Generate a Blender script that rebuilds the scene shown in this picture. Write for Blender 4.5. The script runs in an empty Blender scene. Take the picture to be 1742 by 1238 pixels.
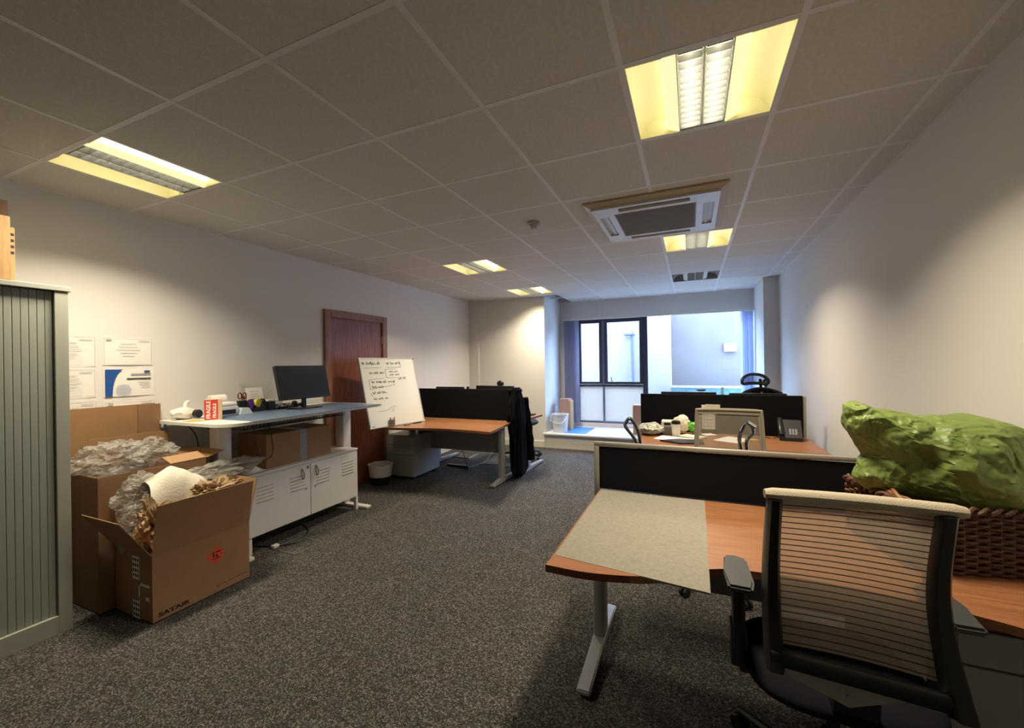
import bpy, bmesh, math, random
from mathutils import Vector, Matrix, noise
PI = math.pi
rnd = random.Random(7)
scene = bpy.context.scene
COL = scene.collection

# ------------------------------------------------------------ camera
H = 1.435
yaw, pitch, roll = -0.4098, -0.0001, -0.0150
fw = Vector((math.sin(yaw)*math.cos(pitch), math.cos(yaw)*math.cos(pitch), math.sin(pitch)))
ri = Vector((math.cos(yaw), -math.sin(yaw), 0)); up = ri.cross(fw)
r2 = math.cos(roll)*ri + math.sin(roll)*up; u2 = -math.sin(roll)*ri + math.cos(roll)*up
cam = bpy.data.objects.new('camera', bpy.data.cameras.new('camera'))
COL.objects.link(cam)
m = Matrix.Identity(4)
for i in range(3):
    m[i][0] = r2[i]; m[i][1] = u2[i]; m[i][2] = -fw[i]
m[0][3], m[1][3], m[2][3] = 0, 0, H
cam.matrix_world = m
cam.data.sensor_width = 36; cam.data.lens = 703.27/1742*36
cam.data.clip_start = 0.02
scene.camera = cam

# ------------------------------------------------------------ world, exposure
w = bpy.data.worlds.new('sky'); scene.world = w; w.use_nodes = True
bg = w.node_tree.nodes['Background']
bg.inputs['Color'].default_value = (0.37, 0.58, 1.0, 1)
bg.inputs['Strength'].default_value = 36.0
scene.view_settings.view_transform = 'Standard'
scene.view_settings.look = 'None'
scene.view_settings.gamma = 1
scene.view_settings.use_curve_mapping = False
scene.view_settings.exposure = 0.1
LAMP_W = 29.0          # watts in each lit ceiling light
LAMP_COL = (1.0, 0.865, 0.63)
TUBE_E = 8.5
GLOW_E = .85      # room side of the lamp diffusers
GLOW_S = 3.2      # side of the diffusers that lights the reflector wings

# ------------------------------------------------------------ materials
def lin(h):
    c = [int(h[i:i+2], 16)/255 for i in (0, 2, 4)]
    return tuple((x/12.92 if x <= .04045 else ((x+.055)/1.055)**2.4) for x in c) + (1,)
def mat(name, c, rough=.6, metal=0, var=0, scale=8, bump=0, bscale=200, spec=.5, stretch=None, c2=None, alpha=1, trans=0, emit=None, es=0, sheen=0):
    M = bpy.data.materials.new(name); M.use_nodes = True
    nt = M.node_tree; b = nt.nodes['Principled BSDF']
    col = lin(c) if isinstance(c, str) else tuple(c)+(1,)
    b.inputs['Base Color'].default_value = col
    b.inputs['Roughness'].default_value = rough
    b.inputs['Metallic'].default_value = metal
    b.inputs['Specular IOR Level'].default_value = spec
    b.inputs['Alpha'].default_value = alpha
    b.inputs['Transmission Weight'].default_value = trans
    if emit:
        b.inputs['Emission Color'].default_value = tuple(emit)+(1,); b.inputs['Emission Strength'].default_value = es
    tc = nt.nodes.new('ShaderNodeTexCoord'); mp = nt.nodes.new('ShaderNodeMapping')
    nt.links.new(tc.outputs['Object'], mp.inputs[0])
    if stretch: mp.inputs['Scale'].default_value = stretch
    if var or c2:
        n = nt.nodes.new('ShaderNodeTexNoise'); n.inputs['Scale'].default_value = scale; n.inputs['Detail'].default_value = 5
        nt.links.new(mp.outputs[0], n.inputs['Vector'])
        r = nt.nodes.new('ShaderNodeValToRGB')
        a = tuple(x*(1-var) for x in col[:3])+(1,)
        z = lin(c2) if c2 else tuple(min(1, x*(1+var)) for x in col[:3])+(1,)
        r.color_ramp.elements[0].color = a if not c2 else col
        r.color_ramp.elements[1].color = z
        r.color_ramp.elements[0].position = .35; r.color_ramp.elements[1].position = .65
        nt.links.new(n.outputs[0], r.inputs[0]); nt.links.new(r.outputs[0], b.inputs['Base Color'])
    if bump:
        n2 = nt.nodes.new('ShaderNodeTexNoise'); n2.inputs['Scale'].default_value = bscale; n2.inputs['Detail'].default_value = 3
        nt.links.new(mp.outputs[0], n2.inputs['Vector'])
        bp = nt.nodes.new('ShaderNodeBump'); bp.inputs['Strength'].default_value = bump; bp.inputs['Distance'].default_value = .01
        nt.links.new(n2.outputs[0], bp.inputs['Height']); nt.links.new(bp.outputs[0], b.inputs['Normal'])
    return M
def nodes(M): return M.node_tree, M.node_tree.nodes['Principled BSDF']

WALL = mat('painted wall', 'DEDBD7', .85, bump=.05, bscale=300)
CEILT = mat('mineral fibre tile', 'CFCBC3', .95, var=.05, scale=60, bump=.25, bscale=260)
BAR = mat('white enamelled grid bar', 'DCDAD8', .5)
BARH = mat('ceiling void board', '8A847C', .9)
SKIRT = mat('cream skirting gloss', 'DDD9CC', .4)
SILLM = mat('white sill board', 'E0E2E6', .35)
# carpet
CARPET = mat('speckled grey carpet', '303030', .95, spec=.1)
nt, b = nodes(CARPET)
tc = nt.nodes.new('ShaderNodeTexCoord')
v = nt.nodes.new('ShaderNodeTexVoronoi'); v.inputs['Scale'].default_value = 185; v.inputs['Randomness'].default_value = 1
n = nt.nodes.new('ShaderNodeTexNoise'); n.inputs['Scale'].default_value = 6; n.inputs['Detail'].default_value = 6
r = nt.nodes.new('ShaderNodeValToRGB')
els = r.color_ramp.elements
els[0].position = .0; els[0].color = lin('383634'); els[1].position = 1; els[1].color = lin('8E8A86')
e = els.new(.45); e.color = lin('4A4744'); e = els.new(.75); e.color = lin('676461')
sep = nt.nodes.new('ShaderNodeSeparateColor')
nt.links.new(tc.outputs['Object'], v.inputs['Vector']); nt.links.new(tc.outputs['Object'], n.inputs['Vector'])
nt.links.new(v.outputs['Color'], sep.inputs[0]); nt.links.new(sep.outputs[0], r.inputs[0])
mx = nt.nodes.new('ShaderNodeMix'); mx.data_type = 'RGBA'; mx.blend_type = 'MULTIPLY'; mx.inputs[0].default_value = .35
nt.links.new(r.outputs[0], mx.inputs[6]); nt.links.new(n.outputs[0], mx.inputs[7])
nt.links.new(mx.outputs[2], b.inputs['Base Color'])
bp = nt.nodes.new('ShaderNodeBump'); bp.inputs['Strength'].default_value = .8; bp.inputs['Distance'].default_value = .006
nt.links.new(v.outputs['Distance'], bp.inputs['Height']); nt.links.new(bp.outputs[0], b.inputs['Normal'])

def wood(name, c1, c2, sc, stretch, rough=.35):
    return mat(name, c1, rough, c2=c2, scale=sc, stretch=stretch)
OAK = wood('beech laminate', '87583A', '9B6946', 6, (1, 14, 14), .38)
OAKE = mat('dark wood edging', '6B3E22', .5)
DOORW = wood('mahogany veneer', '74402F', '945A46', 5, (10, 10, .8), .35)
FRAMEW = wood('brown door frame wood', '805444', '986A56', 6, (10, 10, 1), .4)
CARD = mat('brown cardboard', '96724E', .85, var=.06, scale=5, bump=.06, bscale=60)
CARDD = mat('brown cardboard deeper', '87664A', .85, var=.06, scale=5)
CARDL = mat('pale cardboard inside', 'A88560', .85, var=.06, scale=5)
WOODP = mat('pale pine', 'C09A6A', .6, c2='A98358', scale=6, stretch=(12, 12, 1))
TAMB = mat('grey green tambour plastic', '969A92', .5)
TAMBF = mat('grey green painted steel', 'A3A59B', .45)
STEEL = mat('silver grey powder coat', '9A9C9E', .4, metal=.25)
GREYM = mat('mid grey painted steel', '77787A', .45)
PEDM = mat('pedestal grey steel', '8D8D8B', .45)
WHM = mat('white painted steel', 'DAD6D0', .4)
WHP = mat('white plastic', 'E4E0D8', .4)
WHC = mat('white coated desk top', 'E6E2DA', .35)
BLUEM = mat('blue grey desk mat', '5D728E', .4, var=.06, scale=4)
BLKF = mat('black screen fabric', '17171C', .95, spec=.1, bump=.2, bscale=500)
COATM = mat('black coat cloth', '0D0D10', .95, spec=.1, bump=.3, bscale=60)
BLKP = mat('black plastic', '131315', .4)
BLKS = mat('satin black chair frame', '0E0E10', .35)
GREYP = mat('dark grey arm pad', '3A3B3E', .45)
SCRN = mat('monitor screen', '101418', .25)
ALU = mat('grey aluminium frame', 'A39E92', .4, metal=.35)
CHROME = mat('polished chrome', 'D8D8DC', .12, metal=1)
FELT = mat('grey felt board', '8C877C', .95, spec=.1, var=.08, scale=90, bump=.2, bscale=300)
WHBD = mat('whiteboard enamel', 'E2E2DC', .18)
PAPER = mat('white paper', 'E8E4DE', .8)
PAPERC = mat('cream paper', 'D9D2BE', .8)
INKB = mat('blue ink', '2B3E7C', .6)
INKK = mat('dark ink', '3A3A44', .6)
INKG = mat('grey print', '8C8C92', .7)
PRBLUE = mat('blue print', '1F4F9A', .5)
PRLB = mat('pale blue print', '8FA9CC', .5)
RED = mat('red print', 'C83A32', .5)
ORNG = mat('orange red label', 'D24A2C', .5)
YEL = mat('yellow plastic', 'D9C93A', .5)
PURP = mat('purple plastic', '4A2C78', .5)
ORAN = mat('orange paper', 'E6A64A', .6)
GRN = mat('bright green plastic', '5AA83A', .4)
BEIGEP = mat('beige parcel side', 'C9A888', .6)
WINF = mat('dark window frame', '3A3A48', .4)
WINS = mat('slate window frame', '5E6380', .4)
BLIND = mat('vertical blind fabric', 'D2D0D8', .8)
nt, b = nodes(BLIND); tl = nt.nodes.new('ShaderNodeBsdfTranslucent'); tl.inputs[0].default_value = (.75, .78, .9, 1); mxb = nt.nodes.new('ShaderNodeMixShader'); mxb.inputs[0].default_value = .8
nt.links.new(b.outputs[0], mxb.inputs[1]); nt.links.new(tl.outputs[0], mxb.inputs[2]); nt.links.new(mxb.outputs[0], nt.nodes['Material Output'].inputs[0])
TAPE = mat('grey packing tape', '8F8F8E', .3, var=.12, scale=40)
BLKT = mat('black lettering', '1A1614', .7)
AC1 = mat('white air conditioner plastic', 'CFCFD2', .35)
AC2 = mat('beige air conditioner rim', 'B3A894', .4)
GRILL = mat('grey intake grille', '8B8580', .6, bump=.3, bscale=300)
REFL = mat('cream lamp reflector', 'F4EFC8', .5)
LOUV = mat('bright louvre aluminium', 'C4C4BC', .42, metal=.7)
EXW = mat('pale rendered outside wall', (.185, .155, .118), .9, bump=.1, bscale=20)
EXG = mat('grey rendered outside wall', (.086, .069, .058), .9, var=.06, scale=3)
EXF = mat('outside paving', '8A8680', .9)
PIPEM = mat('grey blue pipe', '3C4048', .5)
HEDGE = mat('blue green mesh', '41625C', .7, c2='18303A', scale=40)
SILVS = mat('grey plastic bag', 'A5A79C', .35, var=.1, scale=20)

def transl(name, c, f, rough=.3):           # thin translucent sheet
    M = mat(name, c, rough); nt, b = nodes(M)
    t = nt.nodes.new('ShaderNodeBsdfTransparent'); mx = nt.nodes.new('ShaderNodeMixShader')
    mx.inputs[0].default_value = f
    nt.links.new(b.outputs[0], mx.inputs[1]); nt.links.new(t.outputs[0], mx.inputs[2])
    nt.links.new(mx.outputs[0], nt.nodes['Material Output'].inputs[0]); return M
BUBBLE = transl('bubble wrap', 'C2C0BA', .70, .12)
nt, b = nodes(BUBBLE)
v = nt.nodes.new('ShaderNodeTexVoronoi'); v.inputs['Scale'].default_value = 70
tc = nt.nodes.new('ShaderNodeTexCoord'); nt.links.new(tc.outputs['Object'], v.inputs['Vector'])
bp = nt.nodes.new('ShaderNodeBump'); bp.inputs['Strength'].default_value = .8; bp.inputs['Distance'].default_value = .01
nt.links.new(v.outputs['Distance'], bp.inputs['Height']); nt.links.new(bp.outputs[0], b.inputs['Normal'])
FOAM = mat('white foam sheet', 'DDD8C8', .7, bump=.3, bscale=120)
CLEARP = transl('clear acrylic', 'C8C8C4', .72, .1)
BUCKET = transl('milky plastic', 'DDE4EC', .25, .4)
FROST = mat('frosted glass', 'E8F0F8', .5, trans=.0)
nt, b = nodes(FROST)
tl = nt.nodes.new('ShaderNodeBsdfTranslucent'); tl.inputs[0].default_value = (.33, .265, .20, 1)
tt = nt.nodes.new('ShaderNodeBsdfTransparent'); mxa = nt.nodes.new('ShaderNodeMixShader'); mxa.inputs[0].default_value = .35
nt.links.new(tl.outputs[0], mxa.inputs[1]); nt.links.new(tt.outputs[0], mxa.inputs[2])
nt.links.new(mxa.outputs[0], nt.nodes['Material Output'].inputs[0])
GLASS = transl('window glass', 'C8D8E8', .93, .03)
KRAFT = mat('crumpled kraft paper', '93795A', .85, c2='A99272', scale=14)
LINER = transl('white bin liner', 'D8D8D4', .2, .35)

# green woven sack
GREEN = mat('green woven sack', '6A7C3C', .48, c2='7D8F4A', scale=3, spec=.45)
nt, b = nodes(GREEN)
tcg = nt.nodes.new('ShaderNodeTexCoord'); ng = nt.nodes.new('ShaderNodeTexNoise'); ng.noise_type = 'RIDGED_MULTIFRACTAL'
ng.inputs['Scale'].default_value = 13; ng.inputs['Detail'].default_value = 5; ng.inputs['Distortion'].default_value = .8
nt.links.new(tcg.outputs['Object'], ng.inputs['Vector'])
bp = nt.nodes.new('ShaderNodeBump'); bp.inputs['Strength'].default_value = .9; bp.inputs['Distance'].default_value = .03
nt.links.new(ng.outputs[0], bp.inputs['Height']); nt.links.new(bp.outputs[0], b.inputs['Normal'])
# knitted chair mesh, see-through between the threads
def knit(name, c, hole, dscale):
    M = mat(name, c, .8); nt, b = nodes(M)
    tc = nt.nodes.new('ShaderNodeTexCoord'); 
    w1 = nt.nodes.new('ShaderNodeTexWave'); w1.wave_type = 'BANDS'; w1.bands_direction = 'DIAGONAL'; w1.inputs['Scale'].default_value = dscale
    mp = nt.nodes.new('ShaderNodeMapping'); mp.inputs['Scale'].default_value = (1, 0, 1.1)
    nt.links.new(tc.outputs['Object'], mp.inputs[0]); nt.links.new(mp.outputs[0], w1.inputs['Vector'])
    t = nt.nodes.new('ShaderNodeBsdfTransparent'); mx = nt.nodes.new('ShaderNodeMixShader')
    ma = nt.nodes.new('ShaderNodeMath'); ma.operation = 'GREATER_THAN'; ma.inputs[1].default_value = 1-hole
    tr = nt.nodes.new('ShaderNodeBsdfTranslucent'); tr.inputs[0].default_value = lin(c); m2 = nt.nodes.new('ShaderNodeMixShader'); m2.inputs[0].default_value = .45
    nt.links.new(b.outputs[0], m2.inputs[1]); nt.links.new(tr.outputs[0], m2.inputs[2])
    nt.links.new(w1.outputs['Fac'], ma.inputs[0]); nt.links.new(ma.outputs[0], mx.inputs[0])
    nt.links.new(m2.outputs[0], mx.inputs[1]); nt.links.new(t.outputs[0], mx.inputs[2])
    nt.links.new(mx.outputs[0], nt.nodes['Material Output'].inputs[0]); return M
KNIT = knit('beige knitted mesh', 'B4A492', .25, 170)
KNITB = mat('beige knitted band', 'C4B8A2', .85, bump=.4, bscale=400)
RIB = mat('dark knitted line', '3A332B', .9)
KNIT2 = transl('pale chair mesh', 'A89E8E', .42, .8)
KNIT3 = transl('black chair mesh', '1A1C30', .35, .8)
WICK = mat('brown wicker', '4E3224', .6, c2='60402D', scale=25)
WICKL = mat('light brown willow', '8A5E3C', .5)
TUBE = mat('fluorescent tube', 'FFFFFF', .4, emit=(1, .93, .78), es=TUBE_E)
GLOW = mat('lit lamp diffuser', 'F6EFC0', .5, emit=(1, .86, .48), es=GLOW_E)
GLOW2 = mat('bright side diffuser', 'F6EFC0', .5, emit=(1, .90, .58), es=GLOW_S)
GLOWOFF = mat('unlit lamp diffuser', 'C6C0B0', .5)
TUBEOFF = mat('unlit tube', 'D8D8D8', .4)
REFLOFF = mat('unlit lamp reflector', '8E8A88', .5)

# ------------------------------------------------------------ mesh helpers
def BM(): return bmesh.new()
def box(bm, x0, x1, y0, y1, z0, z1, M=None, bev=0, seg=2):
    vs = [bm.verts.new((x, y, z)) for x in (x0, x1) for y in (y0, y1) for z in (z0, z1)]
    fs = [bm.faces.new([vs[i] for i in q]) for q in ((0, 1, 3, 2), (4, 6, 7, 5), (0, 4, 5, 1), (2, 3, 7, 6), (0, 2, 6, 4), (1, 5, 7, 3))]
    if bev:
        es = list({e for f in fs for e in f.edges})
        g = bmesh.ops.bevel(bm, geom=es, offset=bev, segments=seg, affect='EDGES', profile=.5)
        vs = list({v for f in g['faces'] for v in f.verts} | {v for v in vs if v.is_valid})
    if M is not None:
        for v_ in vs:
            if v_.is_valid: v_.co = M @ v_.co
    return bm
def prism(bm, pts, z0, z1, M=None, axis='z'):
    def P(p, z):
        c = {'z': (p[0], p[1], z), 'y': (p[0], z, p[1]), 'x': (z, p[0], p[1])}[axis]
        c = Vector(c); return M @ c if M is not None else c
    a = [bm.verts.new(P(p, z0)) for p in pts]; b_ = [bm.verts.new(P(p, z1)) for p in pts]
    n_ = len(pts)
    bm.faces.new(a); bm.faces.new(b_[::-1])
    for i in range(n_): bm.faces.new((a[i], b_[i], b_[(i+1) % n_], a[(i+1) % n_]))
    return bm
def tube(bm, pts, r, seg=8, closed=False):
    pts = [Vector(p) for p in pts]; n_ = len(pts); rings = []
    t0 = (pts[1]-pts[0]).normalized(); nrm = t0.orthogonal().normalized()
    for i, p in enumerate(pts):
        if closed: t = (pts[(i+1) % n_]-pts[i-1]).normalized()
        else: t = (pts[min(i+1, n_-1)]-pts[max(i-1, 0)]).normalized()
        nrm = (nrm - t*nrm.dot(t))
        nrm = nrm.normalized() if nrm.length > 1e-6 else t.orthogonal().normalized()
        bn = t.cross(nrm); rr = r[i] if isinstance(r, (list, tuple)) else r
        rings.append([bm.verts.new(p + (nrm*math.cos(a)+bn*math.sin(a))*rr) for a in [2*PI*k/seg for k in range(seg)]])
    for i in range(n_ if closed else n_-1):
        A, B = rings[i], rings[(i+1) % n_]
        for k in range(seg): bm.faces.new((A[k], A[(k+1) % seg], B[(k+1) % seg], B[k]))
    if not closed: bm.faces.new(rings[0][::-1]); bm.faces.new(rings[-1])
    return bm
def spline(pts, n_=8):
    pts = [Vector(p) for p in pts]; out = []
    P = [2*pts[0]-pts[1]]+pts+[2*pts[-1]-pts[-2]]
    for i in range(1, len(P)-2):
        for k in range(n_):
            t = k/n_; a, b_, c, d = P[i-1], P[i], P[i+1], P[i+2]
            out.append(.5*((2*b_)+(c-a)*t+(2*a-5*b_+4*c-d)*t*t+(3*b_-a-3*c+d)*t**3))
    out.append(pts[-1]); return out
def lathe(bm, prof, cx=0, cy=0, cz=0, seg=24, M=None):
    rings = []
    for (r_, z) in prof:
        ring = []
        for k in range(seg):
            a = 2*PI*k/seg; c = Vector((cx+r_*math.cos(a), cy+r_*math.sin(a), cz+z))
            ring.append(bm.verts.new(M @ c if M is not None else c))
        rings.append(ring)
    for A, B in zip(rings, rings[1:]):
        for k in range(seg): bm.faces.new((A[k], A[(k+1) % seg], B[(k+1) % seg], B[k]))
    if prof[0][0] > 1e-5: bm.faces.new(rings[0][::-1])
    if prof[-1][0] > 1e-5: bm.faces.new(rings[-1])
    return bm
def grid(bm, f, nu, nv, thick=0):
    V = [[bm.verts.new(f(i/nu, j/nv)) for j in range(nv+1)] for i in range(nu+1)]
    fs = [bm.faces.new((V[i][j], V[i+1][j], V[i+1][j+1], V[i][j+1])) for i in range(nu) for j in range(nv)]
    if thick:
        bm.normal_update()
        bmesh.ops.solidify(bm, geom=fs, thickness=thick)
    return bm
def blob(bm, c, s, seed=0, amp=.25, freq=2.2, sub=4, flat=None, M=None):
    g = bmesh.ops.create_icosphere(bm, subdivisions=sub, radius=1)
    off = Vector((seed*7.3, seed*3.1, seed*5.7))
    for v_ in g['verts']:
        d = v_.co.normalized()
        a = 1-abs(noise.noise(d*freq+off))*2
        b_ = 1-abs(noise.noise(d*freq*2.3+off*1.7))*2
        q = noise.noise(d*freq*.7-off)
        k = 1+amp*(a*.55+b_*.3+q*.8-.4)
        p = Vector((d.x*s[0]*k, d.y*s[1]*k, d.z*s[2]*k))
        if flat is not None and p.z < flat: p.z = flat
        if M is not None: p = M @ p
        v_.co = p+Vector(c)
    return bm

W = {}
def finish(bm, name, material, smooth=False):
    bmesh.ops.recalc_face_normals(bm, faces=bm.faces[:])
    me = bpy.data.meshes.new(name); bm.to_mesh(me); bm.free()
    me.materials.append(material)
    if smooth:
        me.shade_smooth()
        try: me.set_sharp_from_angle(angle=math.radians(38))
        except Exception: pass
    return me
def obj(name, bm, material, parent=None, smooth=False, label=None, local=False):
    me = finish(bm, name, material, smooth) if not isinstance(bm, bpy.types.Mesh) else bm
    o = bpy.data.objects.new(name, me); COL.objects.link(o)
    if parent is not None:
        if not local: me.transform(W[parent].inverted())
        o.parent = parent; W[o] = W[parent].copy()
    else:
        xs = [v_.co for v_ in me.vertices]
        c = Vector(((min(p.x for p in xs)+max(p.x for p in xs))/2, (min(p.y for p in xs)+max(p.y for p in xs))/2, min(p.z for p in xs)))
        me.transform(Matrix.Translation(-c)); o.location = c; W[o] = Matrix.Translation(c)
    if label: o['label'] = label
    return o
def thing(name, label, cat, loc=(0, 0, 0), rz=0, group=None):
    o = bpy.data.objects.new(name, None); COL.objects.link(o); o.empty_display_size = .05
    o.location = loc; o.rotation_euler = (0, 0, rz)
    W[o] = Matrix.Translation(loc) @ Matrix.Rotation(rz, 4, 'Z')
    o['label'] = label; o['category'] = cat
    if group: o['group'] = group
    return o
def tag(o, label, cat, group=None):
    o['label'] = label; o['category'] = cat
    if group: o['group'] = group
    return o
def struct(name, bm, material, parent=None, smooth=False):
    o = obj(name, bm, material, parent, smooth)
    if parent is None: o['kind'] = 'structure'
    return o
def dup(root, loc, rz, label=None, group=None):
    r_ = root.copy(); COL.objects.link(r_); r_.location = loc; r_.rotation_euler = (0, 0, rz)
    W[r_] = Matrix.Translation(loc) @ Matrix.Rotation(rz, 4, 'Z')
    if label: r_['label'] = label
    if group: r_['group'] = group
    for ch in list(root.children):
        c = ch.copy(); COL.objects.link(c); c.parent = r_; W[c] = W[r_].copy()
        for g in ch.children:
            d = g.copy(); COL.objects.link(d); d.parent = c; W[d] = W[r_].copy()
    return r_
def one(name, bm, material, label, cat, group=None, smooth=False):
    return tag(obj(name, bm, material, None, smooth), label, cat, group)
def text(s, size, material, parent, M, name='lettering', bold=0, ex=.0004):
    cu = bpy.data.curves.new('t', 'FONT'); cu.body = s; cu.size = size; cu.extrude = ex; cu.offset = bold
    cu.align_x = 'CENTER'; cu.align_y = 'CENTER'; cu.resolution_u = 3
    t = bpy.data.objects.new('t', cu); COL.objects.link(t)
    dg = bpy.context.evaluated_depsgraph_get(); dg.update()
    me = bpy.data.meshes.new_from_object(t.evaluated_get(dg))
    bpy.data.objects.remove(t); bpy.data.curves.remove(cu)
    me.transform(M); me.materials.clear(); me.materials.append(material); me.name = name
    return obj(name, me, material, parent)
def frameM(o, ux, uy):          # matrix placing local x,y along ux,uy at o
    ux = Vector(ux).normalized(); uy = Vector(uy).normalized(); uz = ux.cross(uy)
    M = Matrix.Identity(4)
    for i in range(3): M[i][0] = ux[i]; M[i][1] = uy[i]; M[i][2] = uz[i]; M[i][3] = o[i]
    return M
PX = lambda o: frameM(o, (0, 1, 0), (0, 0, 1))       # faces +x: text reads along +y

# ------------------------------------------------------------ room shell
XL, XR, YB, YW, C = -3.755, 1.11, 6.70, 7.62, 2.586
Y0 = -2.0
T = .12
struct('floor', box(BM(), XL-T, XR+T, Y0-T, YW+T, -.1, 0), CARPET)
wl = struct('wall_left', box(BM(), XL-T, XL, Y0-T, YB+T, 0, 2.75), WALL)
struct('wall_right', box(BM(), XR, XR+T, Y0-T, YW+T, 0, 2.75), WALL)
struct('wall_front', box(BM(), XL, XR, Y0-T, Y0, 0, 2.75), WALL)
struct('wall_back', box(BM(), XL, -2.30, YB, YW+T, 0, 2.75), WALL)
# wall round the window in the bay
bm = BM()
box(bm, -2.30, XR, YW, YW+.2, 2.27, 2.75); box(bm, -2.30, -2.22, YW, YW+.2, 0, 2.27); box(bm, .975, XR, YW, YW+.2, 0, 2.27); box(bm, -2.22, .975, YW, YW+.2, 0, .325)
struct('wall_bay', bm, WALL)
struct('wall_pier', box(BM(), .925, XR, YB-.04, YW, 0, C), WALL)
struct('wall_boxing', box(BM(), XL, -3.56, YB-.03, YB, 0, C), WALL)
sp = struct('trim_1', box(BM(), -2.295, .925, 6.70, YW, 0, .225), WALL)
struct('trim_2', box(BM(), -2.33, .925, 6.64, YW, .225, .255, bev=.006), SILLM)
bm = BM(); box(bm, -3.56, -2.295, YB-.018, YB, 0, .11, bev=.004); box(bm, -2.295, .925, 6.682, 6.70, 0, .11, bev=.004)
struct('baseboard_back', bm, SKIRT)
struct('baseboard_left', box(BM(), XL, XL+.018, Y0, 3.383, 0, .11), SKIRT)
struct('baseboard_left', box(BM(), XL, XL+.018, 4.40, YB-.03, 0, .11), SKIRT)
struct('baseboard_right', box(BM(), XR-.018, XR, Y0, YB-.04, 0, .11), SKIRT)

# ceiling: void board, tiles, grid bars
ceil = struct('ceiling', box(BM(), XL-T, XR+T, Y0-T, YW+T, 2.74, 2.80), BARH)
gx = [.361+.6*i for i in range(-6, 2)]; gy = [1.6555+.6*j for j in range(-7, 11)]
xs = [XL]+gx+[XR]; ys = [Y0]+[y for y in gy if Y0 < y < YW]+[YW]
LIGHTS = [(-1, 0), (-6, -1), (-1, 4), (-5, 4), (-5, 7), (-1, 7)]
lit_cells = {(round(.361+.6*i, 3), round(1.6555+.6*j, 3)) for i, j in LIGHTS}
tiles = {}
for i in range(len(xs)-1):
    for j in range(len(ys)-1):
        x0, x1, y0, y1 = xs[i], xs[i+1], ys[j], ys[j+1]
        if (round(x0, 3), round(y0, 3)) in lit_cells: continue
        if x0 < -2.31 and y0 > YB-.1: continue
        if x0 < -2.31 and x1 > XL and y1 > YB+.02: y1 = YB
        key = (round(x1-x0, 3), round(y1-y0, 3))
        if key not in tiles:
            bm = box(BM(), -(x1-x0)/2+.010, (x1-x0)/2-.010, -(y1-y0)/2+.010, (y1-y0)/2-.010, 0, .014, bev=.003, seg=1)
            tiles[key] = finish(bm, 'ceiling_tile', CEILT)
        o = bpy.data.objects.new('ceiling_tile', tiles[key]); COL.objects.link(o)
        o.parent = ceil; o.location = Vector(((x0+x1)/2, (y0+y1)/2, C)) - W[ceil].translation
for x in gx: obj('grid_bar', box(BM(), x-.0125, x+.0125, Y0, YB if x < -2.31 else YW, C-.002, C+.012), BAR, ceil)
for y in gy:
    if Y0 < y < YW: obj('cross_bar', box(BM(), XL if y < YB else -2.3, XR, y-.0125, y+.0125, C-.001, C+.012), BAR, ceil)
bm = BM()
box(bm, XL, XL+.02, Y0, YB, C-.002, C+.012); box(bm, XR-.02, XR, Y0, YW, C-.002, C+.012)
box(bm, XL, -2.3, YB-.02, YB, C-.002, C+.012); box(bm, -2.3, XR, YW-.02, YW, C-.002, C+.012)
obj('edge_angle', bm, BAR, ceil)

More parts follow.
